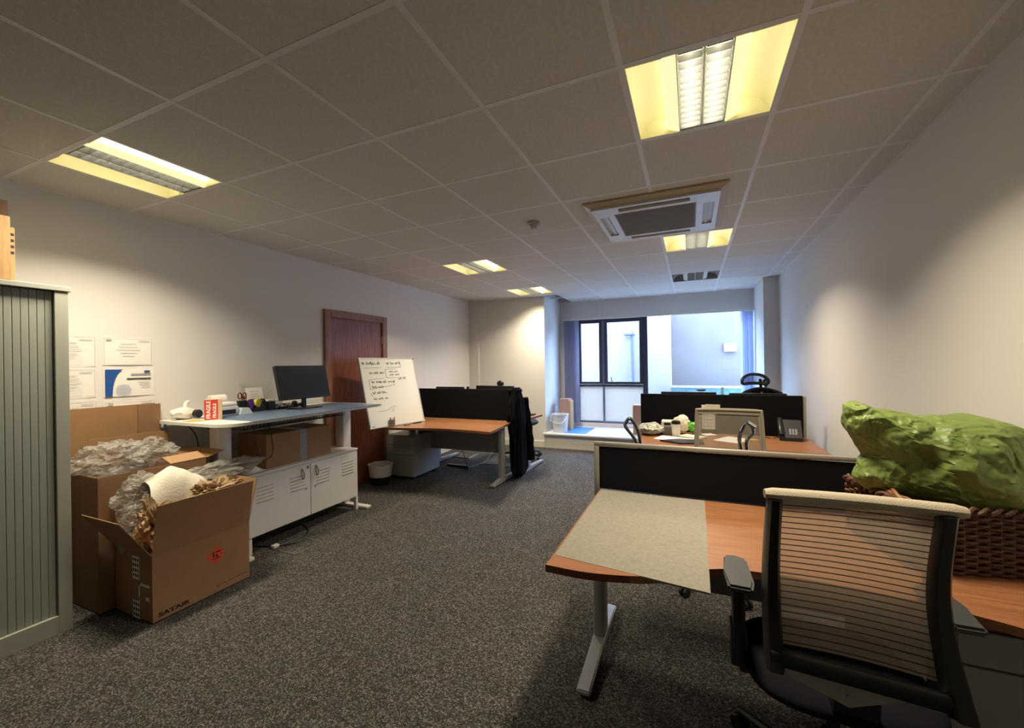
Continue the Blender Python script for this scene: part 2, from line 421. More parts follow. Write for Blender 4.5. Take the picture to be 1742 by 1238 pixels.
# ------------------------------------------------------------ recessed ceiling lights
def make_light(on, label, group=None):
    t = thing('ceiling_light', label, 'light', (0, 0, 0), 0, group)
    hw = .288
    bm = BM()                                  # housing
    for s in (-1, 1):
        box(bm, min(s*hw, s*(hw-.003)), max(s*hw, s*(hw-.003)), -hw, hw, 0, .10)
        box(bm, -hw, hw, min(s*hw, s*(hw-.003)), max(s*hw, s*(hw-.003)), 0, .10)
    box(bm, -hw, hw, -hw, hw, .10, .104)
    obj('housing', bm, REFL if on else REFLOFF, t)
    for s in (-1, 1):
        # curved trough from the outer rim up and over to the inner baffle
        def f(u, v_, s=s):
            a = u*PI*.62
            x = hw-.002-(hw-.15)*(1-math.cos(a))/1.37
            z = .002+.088*math.sin(min(a, PI*.5)) if a < PI*.5 else .09-.006*(a-PI*.5)
            return Vector((s*x, -hw+.003+v_*(2*hw-.006), z))
        obj('reflector', grid(BM(), f, 12, 1, .001), REFL if on else REFLOFF, t, True)
        bm = BM()
        for e in (-1, 1):
            bm = BM(); ye = e*(hw-.004)
            pts = [(s*(hw-.002), .002)]+[(s*(hw-.002-(hw-.15)*(1-math.cos(a))/1.37), .002+.088*math.sin(min(a, PI*.5))) for a in [k*PI*.62/8 for k in range(1, 9)]]+[(s*.15, .0)]
            prism(bm, pts, min(ye, ye-e*.003), max(ye, ye-e*.003), axis='y')
            obj('end_cap', bm, REFL if on else REFLOFF, t)
        bm = BM(); pts = [(s*.102, .002), (s*.150, .020), (s*.150, .026), (s*.102, .006)]
        prism(bm, pts, -hw+.004, hw-.004, axis='y')
        obj('lamp_diffuser', bm, GLOW if on else GLOWOFF, t)
        obj('side_diffuser', box(BM(), min(s*.146, s*.150), max(s*.146, s*.150), -hw+.004, hw-.004, .026, .085), GLOW2 if on else GLOWOFF, t)
        obj('tube', tube(BM(), [(s*.05, -.26, .058), (s*.05, .26, .058)], .008, 8), TUBE if on else TUBEOFF, t, True)
        def g(u, v_, s=s):
            a = -1+2*u
            return Vector((s*.05+a*.046, -hw+.004+v_*(2*hw-.008), .004+.066*(1-a*a)**.5 if abs(a) < 1 else .004))
        obj('parabolic_channel', grid(BM(), g, 10, 1, .0006), LOUV, t, True)
        if True:
            bl = finish(box(BM(), s*.05-.043, s*.05+.043, -.0008, .0008, .003, .030), 'louvre_blade', LOUV)
            for k in range(13):
                o = bpy.data.objects.new('louvre_blade', bl); COL.objects.link(o); o.parent = t; W[o] = W[t].copy()
                o.location = (0, -.27+k*.045, 0)
    bm = BM()
    for x in (-.099, 0, .099): box(bm, x-.002, x+.002, -hw+.004, hw-.004, .001, .012)
    for y in (-hw+.006, hw-.006): box(bm, -.1, .1, y-.003, y+.003, .001, .03)
    obj('louvre_rail', bm, LOUV, t)
    if on:
        # the louvre's cut-off beam: nothing is thrown sideways above about 64 degrees
        L = bpy.data.lights.new('tube_light', 'AREA'); L.shape = 'RECTANGLE'; L.size = .18; L.size_y = .54
        L.energy = LAMP_W; L.color = LAMP_COL; L.spread = math.radians(128)
        lo = bpy.data.objects.new('tube_light', L); COL.objects.link(lo); lo.parent = t; lo.location = (0, 0, -.002)
    return t
names = ['large square recessed ceiling light at the top right, lit', 'recessed ceiling light above the left wall boxes, lit',
         'recessed ceiling light partly hidden behind the air conditioner, lit', 'recessed ceiling light in the middle of the left ceiling side, lit',
         'small far recessed ceiling light by the back wall, lit', 'unlit recessed ceiling light nearest the window bay']
lp = make_light(True, names[0], 'ceiling lights')
first = True
for (i, j), nm in zip(LIGHTS, names):
    loc = (.361+.6*i+.3, 1.6555+.6*j+.3, C-.001)
    if first: lp.location = loc; W[lp] = Matrix.Translation(loc); first = False
    elif 'unlit' in nm:
        t = make_light(False, nm, 'ceiling lights'); t.location = loc; W[t] = Matrix.Translation(loc)
    else: dup(lp, loc, 0, nm, 'ceiling lights')

# ------------------------------------------------------------ air conditioner cassette
ac = thing('air_conditioner', 'white four-way cassette air conditioner hanging below the ceiling', 'air conditioner', (-.235, 3.43, 2.50))
ax, ay = -.235, 3.43
bm = BM(); h1, h2 = .475, .425
A = [(ax-h1, ay-h1), (ax+h1, ay-h1), (ax+h1, ay+h1), (ax-h1, ay+h1)]; B = [(ax-h2, ay-h2), (ax+h2, ay-h2), (ax+h2, ay+h2), (ax-h2, ay+h2)]
va = [bm.verts.new((*p, C-.003)) for p in A]; va2 = [bm.verts.new((*p, C-.014)) for p in A]; vb = [bm.verts.new((*p, 2.553)) for p in B]
for k in range(4):
    bm.faces.new((va[k], va[(k+1) % 4], va2[(k+1) % 4], va2[k])); bm.faces.new((va2[k], va2[(k+1) % 4], vb[(k+1) % 4], vb[k]))
bm.faces.new(va); bm.faces.new(vb[::-1])
obj('sloped_rim', bm, AC2, ac)
bm = BM()
zf0, zf1 = 2.538, 2.552
# face plate as strips leaving four slots
for a_ in range(4):
    R_ = Matrix.Translation((ax, ay, 0)) @ Matrix.Rotation(a_*PI/2, 4, 'Z')
    box(bm, -h2, -.24, -h2, -.24, zf0, zf1, R_)            # corner
    box(bm, -.24, .24, -h2, -.395, zf0, zf1, R_)
    box(bm, -.24, .24, -.325, -.28, zf0, zf1, R_)
    box(bm, -.28, -.24, -.28, -.24, zf0, zf1, R_) 
obj('face_plate', bm, AC1, ac)
for a_ in range(4):
    R_ = Matrix.Translation((ax, ay, 0)) @ Matrix.Rotation(a_*PI/2, 4, 'Z')
    obj('slot', box(BM(), -.24, .24, -.395, -.325, 2.5535, 2.5545, R_), BLKP, ac)
    fm = Matrix.Translation((0, -.352, 2.548)) @ Matrix.Rotation(math.radians(20), 4, 'X')
    obj('flap', box(BM(), -.232, .232, -.011, .011, -.002, .002, R_ @ fm), AC2, ac)
obj('intake_grille', box(BM(), ax-.28, ax+.28, ay-.28, ay+.28, 2.534, 2.552, bev=.003), GRILL, ac)
bm = BM()
for k in range(27): box(bm, ax-.27, ax+.27, ay-.27+k*.0205, ay-.27+k*.0205+.006, 2.531, 2.535)
o = obj('grille_slats', bm, GRILL, ac); o['kind'] = 'stuff'

# smoke detector
GREYP2 = mat('aged grey white plastic', 'AAA69E', .5)
sd = thing('smoke_detector', 'small white round smoke detector on the ceiling left of the air conditioner', 'smoke detector', (-1.164, 3.167, 2.53))
obj('base', lathe(BM(), [(.0, C-.002), (.052, C-.002), (.052, C-.016), (.0, C-.016)], -1.164, 3.167), GREYP2, sd, True)
obj('sensor_head', lathe(BM(), [(.038, C-.016), (.034, C-.03), (.026, C-.034), (.026, C-.045), (.03, C-.05), (.0, C-.055)], -1.164, 3.167), GREYP2, sd, True)

# ------------------------------------------------------------ door
d = obj('door_1', box(BM(), XL-.03, XL+.012, 3.47, 4.315, .005, 1.995, bev=.002), DOORW); d['kind'] = 'structure'
obj('hinge', tube(BM(), [(XL+.02, 4.31, 1.72), (XL+.02, 4.31, 1.82)], .008), STEEL, d, True)
obj('hinge', tube(BM(), [(XL+.02, 4.31, 1.0), (XL+.02, 4.31, 1.1)], .008), STEEL, d, True)
obj('sign_disc', lathe(BM(), [(0, 0), (.022, 0), (.022, .003), (0, .003)], M=Matrix.Translation((XL+.012, 3.90, 1.74)) @ Matrix.Rotation(PI/2, 4, 'Y')), FRAMEW, d)
obj('door_handle', tube(BM(), spline([(XL+.012, 3.55, 1.0), (XL+.06, 3.55, 1.0), (XL+.065, 3.60, 1.0), (XL+.065, 3.68, 1.0)], 4), .009), CHROME, d, True)
bm = BM(); box(bm, XL-.01, XL+.035, 3.383, 3.47, 0, 2.08, bev=.006); box(bm, XL-.01, XL+.035, 4.315, 4.402, 0, 2.08, bev=.006); box(bm, XL-.01, XL+.035, 3.47, 4.315, 1.995, 2.08, bev=.006)
struct('trim_3', bm, FRAMEW)

# ------------------------------------------------------------ window and blinds
wn = obj('window_1', box(BM(), -2.22, .975, YW+.02, YW+.07, 2.245, 2.27), WINF); wn['kind'] = 'structure'
yw0, yw1 = YW+.01, YW+.075
def fr(x0, x1, z0, z1, m_=WINF, y0=yw0, y1=yw1): return obj('frame_bar', box(BM(), x0, x1, y0, y1, z0, z1, bev=.004), m_, wn)
fr(-2.22, -1.93, .325, 2.27, WINS); fr(-1.93, -.72, 2.215, 2.27)
fr(-1.50, -1.47, .36, 2.215, WINS); fr(-1.93, -1.47, .995, 1.035); fr(-1.47, -.79, .995, 1.035)
fr(-1.93, .975, .325, .36, WINS); fr(-.79, -.71, .325, 2.245)
fr(.77, .80, .36, 2.245, WINS)
# opening sash frames
for (x0, x1) in ((-1.95, -1.505), (-1.465, -.79)):
    y0, y1 = YW+.0, YW+.05
    fr(x0, x1, 2.165, 2.215, WINF, y0, y1); fr(x0, x1, 1.04, 1.085, WINF, y0, y1)
    fr(x0, x0+.055, 1.085, 2.165, WINF, y0, y1); fr(x1-.055, x1, 1.085, 2.165, WINF, y0, y1)
obj('window_handle', tube(BM(), [(-1.30, YW-.01, 1.075), (-1.33, YW-.035, 1.10), (-1.34, YW-.04, 1.17)], .008), WINF, wn, True)
def pane(x0, x1, z0, z1, m_): obj('pane', box(BM(), x0, x1, YW+.038, YW+.042, z0, z1), m_, wn)
pane(-1.90, -1.56, 1.085, 2.165, GLASS); pane(-1.41, -.845, 1.085, 2.165, GLASS)
pane(-1.93, -1.50, .36, .995, FROST); pane(-1.47, -.79, .36, .995, FROST)
pane(-.71, .77, .36, 2.245, GLASS); pane(.80, .975, .36, 2.245, GLASS)
hr = one('blind_rail', box(BM(), -2.22, .92, YW-.09, YW-.05, 2.225, 2.262, bev=.004), WHP, 'white headrail of the vertical blinds along the window top', 'blind rail')
for (x0, n_, sp_, lb, gr) in ((-2.17, 9, .028, 'lilac grey vertical blinds drawn together at the left window side', None), (.745, 6, .03, 'pale vertical blinds drawn together at the right window side', None)):
    t = thing('vertical_blind', lb, 'blind', (x0+n_*sp_/2, YW-.07, .30))
    for k in range(n_):
        R_ = Matrix.Translation((x0+k*sp_, YW-.072, 0)) @ Matrix.Rotation(math.radians(62+rnd.uniform(-6, 6)), 4, 'Z')
        obj('blind_slat', box(BM(), -.042, .042, -.001, .001, .33, 2.222, R_), BLIND, t)

# ------------------------------------------------------------ outside: light well
og = struct('ground_outside', box(BM(), -8, 8, YW+.25, 14, -.2, 0), EXF)
exw = struct('wall_outside_white', box(BM(), -7, -.42, 9.5, 9.8, 0, 2.65), EXW)
exg = struct('wall_outside_grey', box(BM(), -.42, 7, 9.9, 10.2, 0, 2.72), EXG)
t = thing('planter', 'blue green mesh panel with pale rail outside the right window pane', 'railing', (.3, 9.3, 0))
obj('mesh_panel', box(BM(), -.40, 1.6, 9.28, 9.34, .35, .88), HEDGE, t)
obj('top_rail', box(BM(), -.42, 1.6, 9.27, 9.35, .88, .93, bev=.01), EXW, t)
for x in (-.4, .6, 1.58): obj('post', box(BM(), x-.02, x+.02, 9.28, 9.34, 0, .35), EXW, t)
t = thing('lamp_post', 'grey blue pole with small bracket lamp seen through the left panes', 'pole', (-1.19, 9.42, 0))
obj('pole', tube(BM(), [(-1.17, 9.42, 0), (-1.2, 9.42, 2.02)], .035, 12), PIPEM, t, True)
obj('lamp_head', box(BM(), -1.36, -1.14, 9.33, 9.46, 2.02, 2.07, bev=.012), PIPEM, t, True)
obj('sensor', lathe(BM(), [(0, 2.07), (.03, 2.07), (.03, 2.10), (0, 2.12)], -1.18, 9.4), PIPEM, t, True)
one('wall_box', box(BM(), .64, .86, 9.80, 9.90, 1.63, 1.80, bev=.01), PAPERC, 'small white box fixed to the grey wall outside', 'box')

# ------------------------------------------------------------ tambour cupboard
tc_ = thing('tambour_cupboard', 'tall grey green tambour-door cupboard at the left edge', 'cupboard', (-3.41, .63, 0))
xf = -3.18
bm = BM(); box(bm, -3.65, xf-.03, .13, 1.13, 0, .03); box(bm, -3.65, xf-.03, .13, .15, .03, 1.87); box(bm, -3.65, xf-.03, 1.11, 1.13, .03, 1.87); box(bm, -3.65, -3.63, .15, 1.11, .03, 1.87)
obj('body', bm, TAMBF, tc_)
obj('top_panel', box(BM(), -3.66, xf+.006, .12, 1.14, 1.872, 1.90, bev=.003), TAMBF, tc_)
obj('stile', box(BM(), xf-.04, xf, 1.075, 1.13, 0, 1.87, bev=.002), TAMBF, tc_)
obj('stile', box(BM(), xf-.04, xf, .13, .185, 0, 1.87, bev=.002), TAMBF, tc_)
obj('plinth', box(BM(), xf-.04, xf, .185, 1.075, 0, .10, bev=.002), TAMBF, tc_)
sl = None
for k in range(30):
    y0 = .187+k*.0295
    obj('door_slat', box(BM(), xf-.03, xf-.018, y0+.0005, y0+.029, .10, 1.868, bev=.0022, seg=1), TAMB, tc_)
# cartons on the cupboard
t = thing('open_carton', 'open carton with raised dark flap on top of the cupboard', 'box', (-3.36, .70, 1.9))
bm = BM(); z0 = 1.902
box(bm, -3.60, -3.20, .50, .504, z0, 2.23); box(bm, -3.60, -3.20, .921, .925, z0, 2.23); box(bm, -3.204, -3.20, .504, .921, z0, 2.23); box(bm, -3.60, -3.596, .504, .921, z0, 2.23); box(bm, -3.60, -3.20, .50, .925, z0, z0+.004)
obj('carton_body', bm, WOODP, t)
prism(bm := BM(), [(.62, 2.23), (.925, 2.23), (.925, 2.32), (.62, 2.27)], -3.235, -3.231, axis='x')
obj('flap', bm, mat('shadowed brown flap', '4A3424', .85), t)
t = thing('carton', 'narrow carton with dark markings behind the open carton', 'box', (-3.45, .94, 1.9))
obj('carton_body', box(BM(), -3.60, -3.26, .932, .958, z0, 2.19, bev=.002), CARDL, t)
for k in range(4): obj('printed_mark', box(BM(), -3.2599, -3.2592, .935, .955, 2.05+k*.032, 2.05+k*.032+.014), BLKT, t)

# ------------------------------------------------------------ papers on the left wall
def sheet_paper(y0, y1, z0, z1, lab, kind):
    t = thing('wall_paper', lab, 'paper', (XL+.001, (y0+y1)/2, z0), 0, 'papers on the left wall')
    x = XL+.0015
    def f(u, v_): return Vector((x+.004*math.sin(u*PI)*math.sin(v_*3+y0*9)+.001, y0+(y1-y0)*u, z0+(z1-z0)*v_))
    obj('page', grid(BM(), f, 8, 6, .0006), PAPER, t, True)
    xx = x+.0075
    if kind == 'lines':
        bm = BM()
        for k in range(5):
            wd = (.09, .11, .14, .10, .07)[k]*(y1-y0)/.29; yc = (y0+y1)/2+.0; zz = z1-(z1-z0)*(.25+.11*k)
            box(bm, xx, xx+.0004, yc-wd/2, yc+wd/2, zz, zz+.0022)
        box(bm, xx, xx+.0004, y1-.085, y1-.02, z1-.03, z1-.027); box(bm, xx, xx+.0004, y0+.02, y0+.05, z1-.03, z1-.024)
        obj('print_lines', bm, INKG, t)
        bm = BM(); e = .008
        for q in ((y0+e, y1-e, z1-e-.001, z1-e), (y0+e, y1-e, z0+e, z0+e+.001), (y0+e, y0+e+.001, z0+e, z1-e), (y1-e-.001, y1-e, z0+e, z1-e)): box(bm, xx, xx+.0004, *q)
        obj('print_border', bm, INKG, t)
    else:
        pts = [(y0+.008, z0+.004), (y0+.008, z1-.012), (y0+.115, z1-.012)]+[(y0+.115-.068*math.sin(a), z1-.012-(z1-z0-.016)*(1-math.cos(a))) for a in [k*PI/2/8 for k in range(1, 9)]]
        obj('blue_swoosh', prism(BM(), pts, xx, xx+.0005, axis='x'), PRBLUE, t, label='dark blue curved print')
        bm = BM(); cy, cz, rr = y0+.11, z0+.045, .048
        for k in range(-5, 6):
            h_ = math.sqrt(max(0, rr*rr-(k*.009)**2))
            for sgn in (-1, 1):
                c = Vector((xx+.0003, cy+k*.009*.7, cz+sgn*k*.009*.7)); dv = Vector((0, .7, -sgn*.7))*h_*.85
                tube(bm, [c-dv, c+dv], .0006, 4)
        obj('net_pattern', bm, PRLB, t)
        bm = BM(); box(bm, xx, xx+.0004, y1-.165, y1-.02, z1-.085, z1-.076); obj('heading_bar', bm, INKK, t)
        bm = BM(); box(bm, xx, xx+.0004, y1-.14, y1-.02, z1-.052, z1-.044); obj('heading_text', bm, INKG, t); bm = BM(); box(bm, xx, xx+.0004, y1-.06, y1-.025, z1-.034, z1-.022); obj('logo_mark', bm, PRBLUE, t); bm = BM()
        for k in range(3): box(bm, xx, xx+.0004, y1-.10+k*.01, y1-.025, z1-.11-k*.018, z1-.107-k*.018)
        obj('print_lines', bm, INKG, t)
sheet_paper(1.178, 1.468, 1.462, 1.67, 'white certificate beside the cupboard, top left of the papers', 'lines')
sheet_paper(1.499, 1.789, 1.468, 1.674, 'white certificate at the top right of the wall papers', 'lines')
sheet_paper(1.176, 1.466, 1.252, 1.449, 'white certificate beside the cupboard in the middle row', 'lines')
sheet_paper(1.503, 1.796, 1.244, 1.450, 'white sheet with blue swoosh and netted globe print', 'blue')
sheet_paper(1.18, 1.47, 1.035, 1.232, 'lowest left paper, mostly hidden by the cardboard sheets', 'lines')
sheet_paper(1.503, 1.80, 1.012, 1.222, 'lowest right paper, only its top edge showing above the cardboard', 'lines')

# ------------------------------------------------------------ cardboard boxes
def carton(bm, x0, x1, y0, y1, z0, z1, th=.005):
    box(bm, x0, x1, y0, y0+th, z0, z1); box(bm, x0, x1, y1-th, y1, z0, z1)
    box(bm, x0, x0+th, y0+th, y1-th, z0, z1); box(bm, x1-th, x1, y0+th, y1-th, z0, z1)
    box(bm, x0, x1, y0, y1, z0, z0+th)
def flap(p, q, d, th=.004):     # p,q fold line, d direction vector out of it
    bm = BM(); p, q, d = Vector(p), Vector(q), Vector(d); n_ = (q-p).cross(d).normalized()*th
    vs = [bm.verts.new(c) for c in (p, q, q+d, p+d, p+n_, q+n_, q+d+n_, p+d+n_)]
    for f in ((0, 1, 2, 3), (7, 6, 5, 4), (0, 4, 5, 1), (1, 5, 6, 2), (2, 6, 7, 3), (3, 7, 4, 0)): bm.faces.new([vs[i] for i in f])
    return bm
t = thing('packing_carton', 'large open cardboard carton in front, with red orange label and printed name', 'box', (-3.0, 1.6, 0))
zc = .385
bm = BM(); carton(bm, -3.185, -2.80, 1.32, 1.875, 0, zc)
obj('carton_body', bm, CARD, t)
obj('flap', flap((-2.80, 1.32, zc), (-2.80, 1.875, zc), (.05, 0, .285)), CARD, t)
obj('flap', flap((-3.185, 1.32, zc), (-2.80, 1.32, zc), (.0, -.145, .232)), CARD, t)
obj('flap', flap((-2.80, 1.875, zc), (-3.185, 1.875, zc), (.04, .03, .29)), CARDL, t)
obj('flap', flap((-3.185, 1.875, zc), (-3.185, 1.32, zc), (-.0, 0, .24)), CARD, t)
text('SATAIR', .042, BLKT, t, PX((-2.7995, 1.425, .034)) @ Matrix.Diagonal((1.15, .75, 1, 1)), bold=.0018)
bm = BM(); c_ = .06
prism(bm, [(1.66, .245-c_), (1.66+c_, .245), (1.66, .245+c_), (1.66-c_, .245)], -2.7999, -2.7993, axis='x')
obj('diamond_label', bm, ORNG, t, label='orange red diamond handling label')
bm = BM()
for (a, b_, c, e) in ((1.64, 1.65, .235, .27), (1.66, 1.67, .23, .25), (1.635, 1.685, .221, .226), (1.66, 1.685, .26, .268)):
    box(bm, -2.7992, -2.7987, a, b_, c, e)
obj('label_mark', bm, BLKT, t)
bm = BM()
for k in range(18): box(bm, -2.7999, -2.7994, 1.66+k*.011, 1.667+k*.011, .045, .049)
obj('small_print', bm, BLKT, t)
# side labels with black type
F = lambda x, z: frameM((x, 1.3195, z), (0, 0, -1), (1, 0, 0))
for zz, hh in ((.29, .13), (.06, .12)):
    obj('white_label', box(BM(), -3.0, -2.93, 1.3190, 1.3198, zz-hh/2, zz+hh/2), PAPER, t)
    bm = BM()
    for k in range(4):
        for q in range(3): box(bm, -2.993+q*.022, -2.993+q*.022+.013, 1.3184, 1.3189, zz-hh/2+.012+k*.03, zz-hh/2+.03+k*.03)
    obj('label_type', bm, BLKT, t)
bm = BM()
for q in ((-2.94, -2.925, .13, .21), (-2.94, -2.83, .195, .21), (-2.87, -2.83, .12, .14)): box(bm, *q[:2], 1.3190, 1.3198, *q[2:])
obj('torn_label', bm, PAPER, t)

t = thing('tall_carton', 'tall cardboard carton behind, standing beside the cupboard and full of plastic', 'box', (-3.45, 1.55, 0))
bm = BM(); carton(bm, -3.66, -3.20, 1.25, 1.84, 0, .80)
obj('carton_body', bm, CARDD, t)
obj('flap', flap((-3.20, 1.62, .80), (-3.20, 1.84, .80), (-.10, 0, .035)), CARDL, t)
obj('flap', flap((-3.66, 1.25, .80), (-3.66, 1.84, .80), (.0, 0, .17)), CARD, t)
obj('flap', flap((-3.20, 1.845, .80), (-3.64, 1.845, .80), (-.0, .12, .03)), CARDL, t)
t = thing('cardboard_sheet', 'flat cardboard sheets leaning on the wall under the papers', 'cardboard', (-3.7, 1.5, 0))
obj('sheet', box(BM(), -3.735, -3.725, 1.13, 1.79, 0, 1.18), CARD, t)
obj('sheet', box(BM(), -3.724, -3.715, 1.68, 1.82, 0, 1.175), CARDD, t)
obj('sheet', box(BM(), -3.705, -3.695, 1.40, 1.83, 0, .97), CARD, t)

def crumpled(name, c, s, seed, material, label, cat, amp=.5, freq=2.4, sub=5, group=None, rz=0):
    bm = blob(BM(), c, s, seed, amp, freq, sub, M=Matrix.Rotation(rz, 4, 'Z'))
    return one(name, bm, material, label, cat, group, smooth=True)
crumpled('bubble_wrap', (-3.42, 1.42, .86), (.13, .17, .10), 3, BUBBLE, 'clear crumpled bubble wrap heaped at the left in the tall carton', 'bubble wrap', .6, 2.6)
crumpled('bubble_wrap', (-3.46, 1.63, .86), (.11, .13, .08), 8, BUBBLE, 'clear crumpled bubble wrap at the right in the tall carton', 'bubble wrap', .6, 2.6)
crumpled('bubble_wrap', (-3.10, 1.45, .64), (.12, .14, .13), 5, BUBBLE, 'clear bubble wrap hanging over the left of the front carton', 'bubble wrap', .6, 2.8)
crumpled('bubble_wrap', (-3.05, 1.36, .46), (.09, .06, .14), 15, BUBBLE, 'clear plastic film poking out over the left flap of the front carton', 'bubble wrap', .6, 2.8, 4)
crumpled('bubble_wrap', (-3.08, 1.90, .72), (.11, .23, .05), 12, BUBBLE, 'clear bubble wrap sheet lying across the right end of the front carton', 'bubble wrap', .5, 3.2)
# white foam sheet folded into a peak
def foam(u, v_):
    y = 1.36+.32*u; a = v_*PI
    z = .55+.27*math.sin(a)**.8*(1-.55*abs(u-.38)**1.3*1.6)+.012*noise.noise((u*6, v_*6, 1))
    return Vector((-3.02-.10*math.cos(a), y+.04*math.sin(a), z))
one('foam_sheet', grid(BM(), foam, 20, 20, .004), FOAM, 'white foam sheet peaking out of the front carton', 'foam sheet', smooth=True)
crumpled('kraft_paper', (-2.97, 1.41, .50), (.13, .07, .14), 21, KRAFT, 'crumpled brown packing paper at the near end of the front carton', 'packing paper', .7, 3)
crumpled('kraft_paper', (-2.93, 1.72, .62), (.09, .15, .07), 25, KRAFT, 'crumpled brown packing paper along the far end of the front carton', 'packing paper', .7, 3.2)

# ------------------------------------------------------------ white standing desk
sd_ = thing('standing_desk', 'long white height-adjustable desk along the left wall', 'desk', (-3.33, 2.6, 0))
zt = 1.045; XA, XB = -3.73, -2.925; YA, YZ = 1.80, 3.37
def rc(x, y, r_, a0, a1, n_=6): return [(x+r_*math.cos(a0+(a1-a0)*k/n_), y+r_*math.sin(a0+(a1-a0)*k/n_)) for k in range(n_+1)]
pts = [(XA, YZ)]+[(XA, YA+.06)]+rc(XA+.05, YA+.05, .05, PI, 1.5*PI, 3)+rc(XB-.16, YA+.16, .16, 1.5*PI, 2*PI, 8)+rc(XB-.02, YZ-.02, .02, 0, PI/2, 3)
obj('desk_top', prism(BM(), pts, zt-.022, zt), WHC, sd_)
obj('desk_mat', box(BM(), -3.58, XB+.02, 2.0, 3.33, zt, zt+.002), BLUEM, sd_, label='blue grey desk surface mat')
for y in (2.02, 3.24):
    lg = obj('leg', box(BM(), -3.375, -3.285, y-.045, y+.045, .03, .99, bev=.015), WHM, sd_, True)
    obj('leg_sleeve', box(BM(), -3.385, -3.275, y-.055, y+.055, .56, 1.0, bev=.018), WHM, lg, True)
    obj('foot', box(BM(), -3.66, -3.0, y-.035, y+.035, .0, .03, bev=.012), WHM, sd_, True)
    bm = BM(); prism(bm, [(-3.68, zt-.022), (-3.0, zt-.022), (-3.2, zt-.06), (-3.5, zt-.06)], y-.03, y+.03, axis='y')
    obj('bracket', bm, WHM, sd_)
obj('crossbar', box(BM(), -3.36, -3.30, 2.06, 3.2, .97, 1.01), WHM, sd_)
# cable tray and cables
bm = BM()
for k in range(30): tube(bm, spline([(-3.2, 2.15+k*.034, 1.0), (-3.22, 2.15+k*.034, .95), (-3.40, 2.15+k*.034, .95), (-3.42, 2.15+k*.034, 1.0)], 2), .002, 4)
for x in (-3.22, -3.31, -3.40): tube(bm, [(x, 2.1, .948), (x, 3.15, .948)], .003, 4)
o = obj('cable_tray', bm, BLKP, sd_); o['kind'] = 'stuff'
cab = ((-3.62, 1.93, 1.02), (-3.60, 2.0, .9), (-3.60, 2.02, .72), (-3.62, 2.06, .5)), ((-3.5, 2.0, 1.0), (-3.5, 2.10, .88), (-3.5, 2.13, .78), (-3.5, 2.06, .66)), ((-3.16, 2.16, 1.0), (-3.14, 2.18, .8), (-3.14, 2.25, .70), (-3.14, 2.31, .76), (-3.15, 2.29, .98))
for c, l in zip(cab, ('black cable hanging at the left end of the white desk', 'black cable bowing outward beside the white desk leg', 'dark cable loop hanging in front of the taped carton')):
    one('cable', tube(BM(), spline(c, 8), .004, 6), BLKP, l, 'cable', 'cables under the white desk', True)
one('cable', tube(BM(), spline([(-3.5, 2.06, .70), (-3.52, 2.2, .76), (-3.53, 2.4, .72)], 6), .003, 6), BLKP, 'thin dark cable running behind the white desk leg', 'cable', 'cables under the white desk', True)
one('plastic_strip', box(BM(), -3.70, -3.694, 1.83, 1.85, .66, 1.02), mat('blue plastic strip', '8FA8C8', .3), 'thin blue plastic strip hanging at the left end of the white desk', 'strip')

# ------------------------------------------------------------ white metal cabinet
cb = thing('metal_cabinet', 'low white metal cabinet with louvred doors under the white desk', 'cabinet', (-3.3, 2.63, 0))
cx0, cx1, cy0, cy1, cz0, cz1 = -3.50, -3.10, 2.07, 3.20, .125, .60
obj('cabinet_body', box(BM(), cx0, cx1-.012, cy0, cy1, cz0, cz1, bev=.003), WHM, cb)
obj('top_panel', box(BM(), cx0, cx1+.002, cy0-.002, cy1+.002, cz1-.004, cz1+.012, bev=.003), WHM, cb)
for (y0, y1, hs) in ((cy0+.008, 2.632, 1), (2.638, cy1-.008, -1)):
    dr = obj('door', box(BM(), cx1-.010, cx1, y0, y1, cz0+.008, cz1-.02, bev=.003), WHM, cb)
    wv = y1-y0
    for yc in (y0+.13, y1-.13):
        for k in range(5):
            Mx = Matrix.Translation((cx1+.002, yc, .50-k*.028)) @ Matrix.Rotation(math.radians(28), 4, 'Y')
            obj('louvre', box(BM(), -.0015, .0015, -.07, .07, -.007, .007, Mx), WHM, dr)
    yh = y1-.045 if hs > 0 else y0+.045
    obj('lock', tube(BM(), [(cx1, yh+.0, .375), (cx1+.006, yh, .375)], .009, 10), STEEL, dr)
    yp = y1-.085 if hs > 0 else y0+.055
    bm = BM(); tube(bm, spline([(cx1+.001, yp-.004, .555), (cx1+.018, yp-.012, .50), (cx1+.014, yp, .465), (cx1+.018, yp+.012, .50), (cx1+.001, yp+.004, .555)], 5), .004, 6)
    obj('leather_pull', bm, mat('tan grey leather pull', '8A7A6C', .7), dr, True)
obj('lock_plate', box(BM(), cx1, cx1+.003, 2.598, 2.618, .545, .57), GREYM, cb)
for x in (cx0+.02, cx1-.02):
    for y in (cy0+.02, cy1-.015): obj('leg', box(BM(), x-.014, x+.014, y-.014, y+.014, 0, cz0), WHM, cb)
bx = thing('taped_carton', 'closed cardboard carton with grey tape lying on the white cabinet', 'box', (-3.34, 2.59, .612))
obj('carton_body', box(BM(), -3.52, -3.165, 2.27, 2.92, .614, .885, bev=.003), CARD, bx)
obj('tape_strip', box(BM(), -3.1648, -3.164, 2.585, 2.655, .614, .886), TAPE, bx)
obj('tape_strip', box(BM(), -3.52, -3.164, 2.585, 2.655, .8852, .8862), TAPE, bx)
one('envelope', grid(BM(), lambda u, v_: Vector((-3.30+.17*u, 2.08+.17*v_, .617+.05*math.sin(u*PI)*math.sin(v_*PI))), 6, 6, .002), PAPER, 'white crumpled envelope on the near end of the white cabinet', 'envelope', smooth=True)

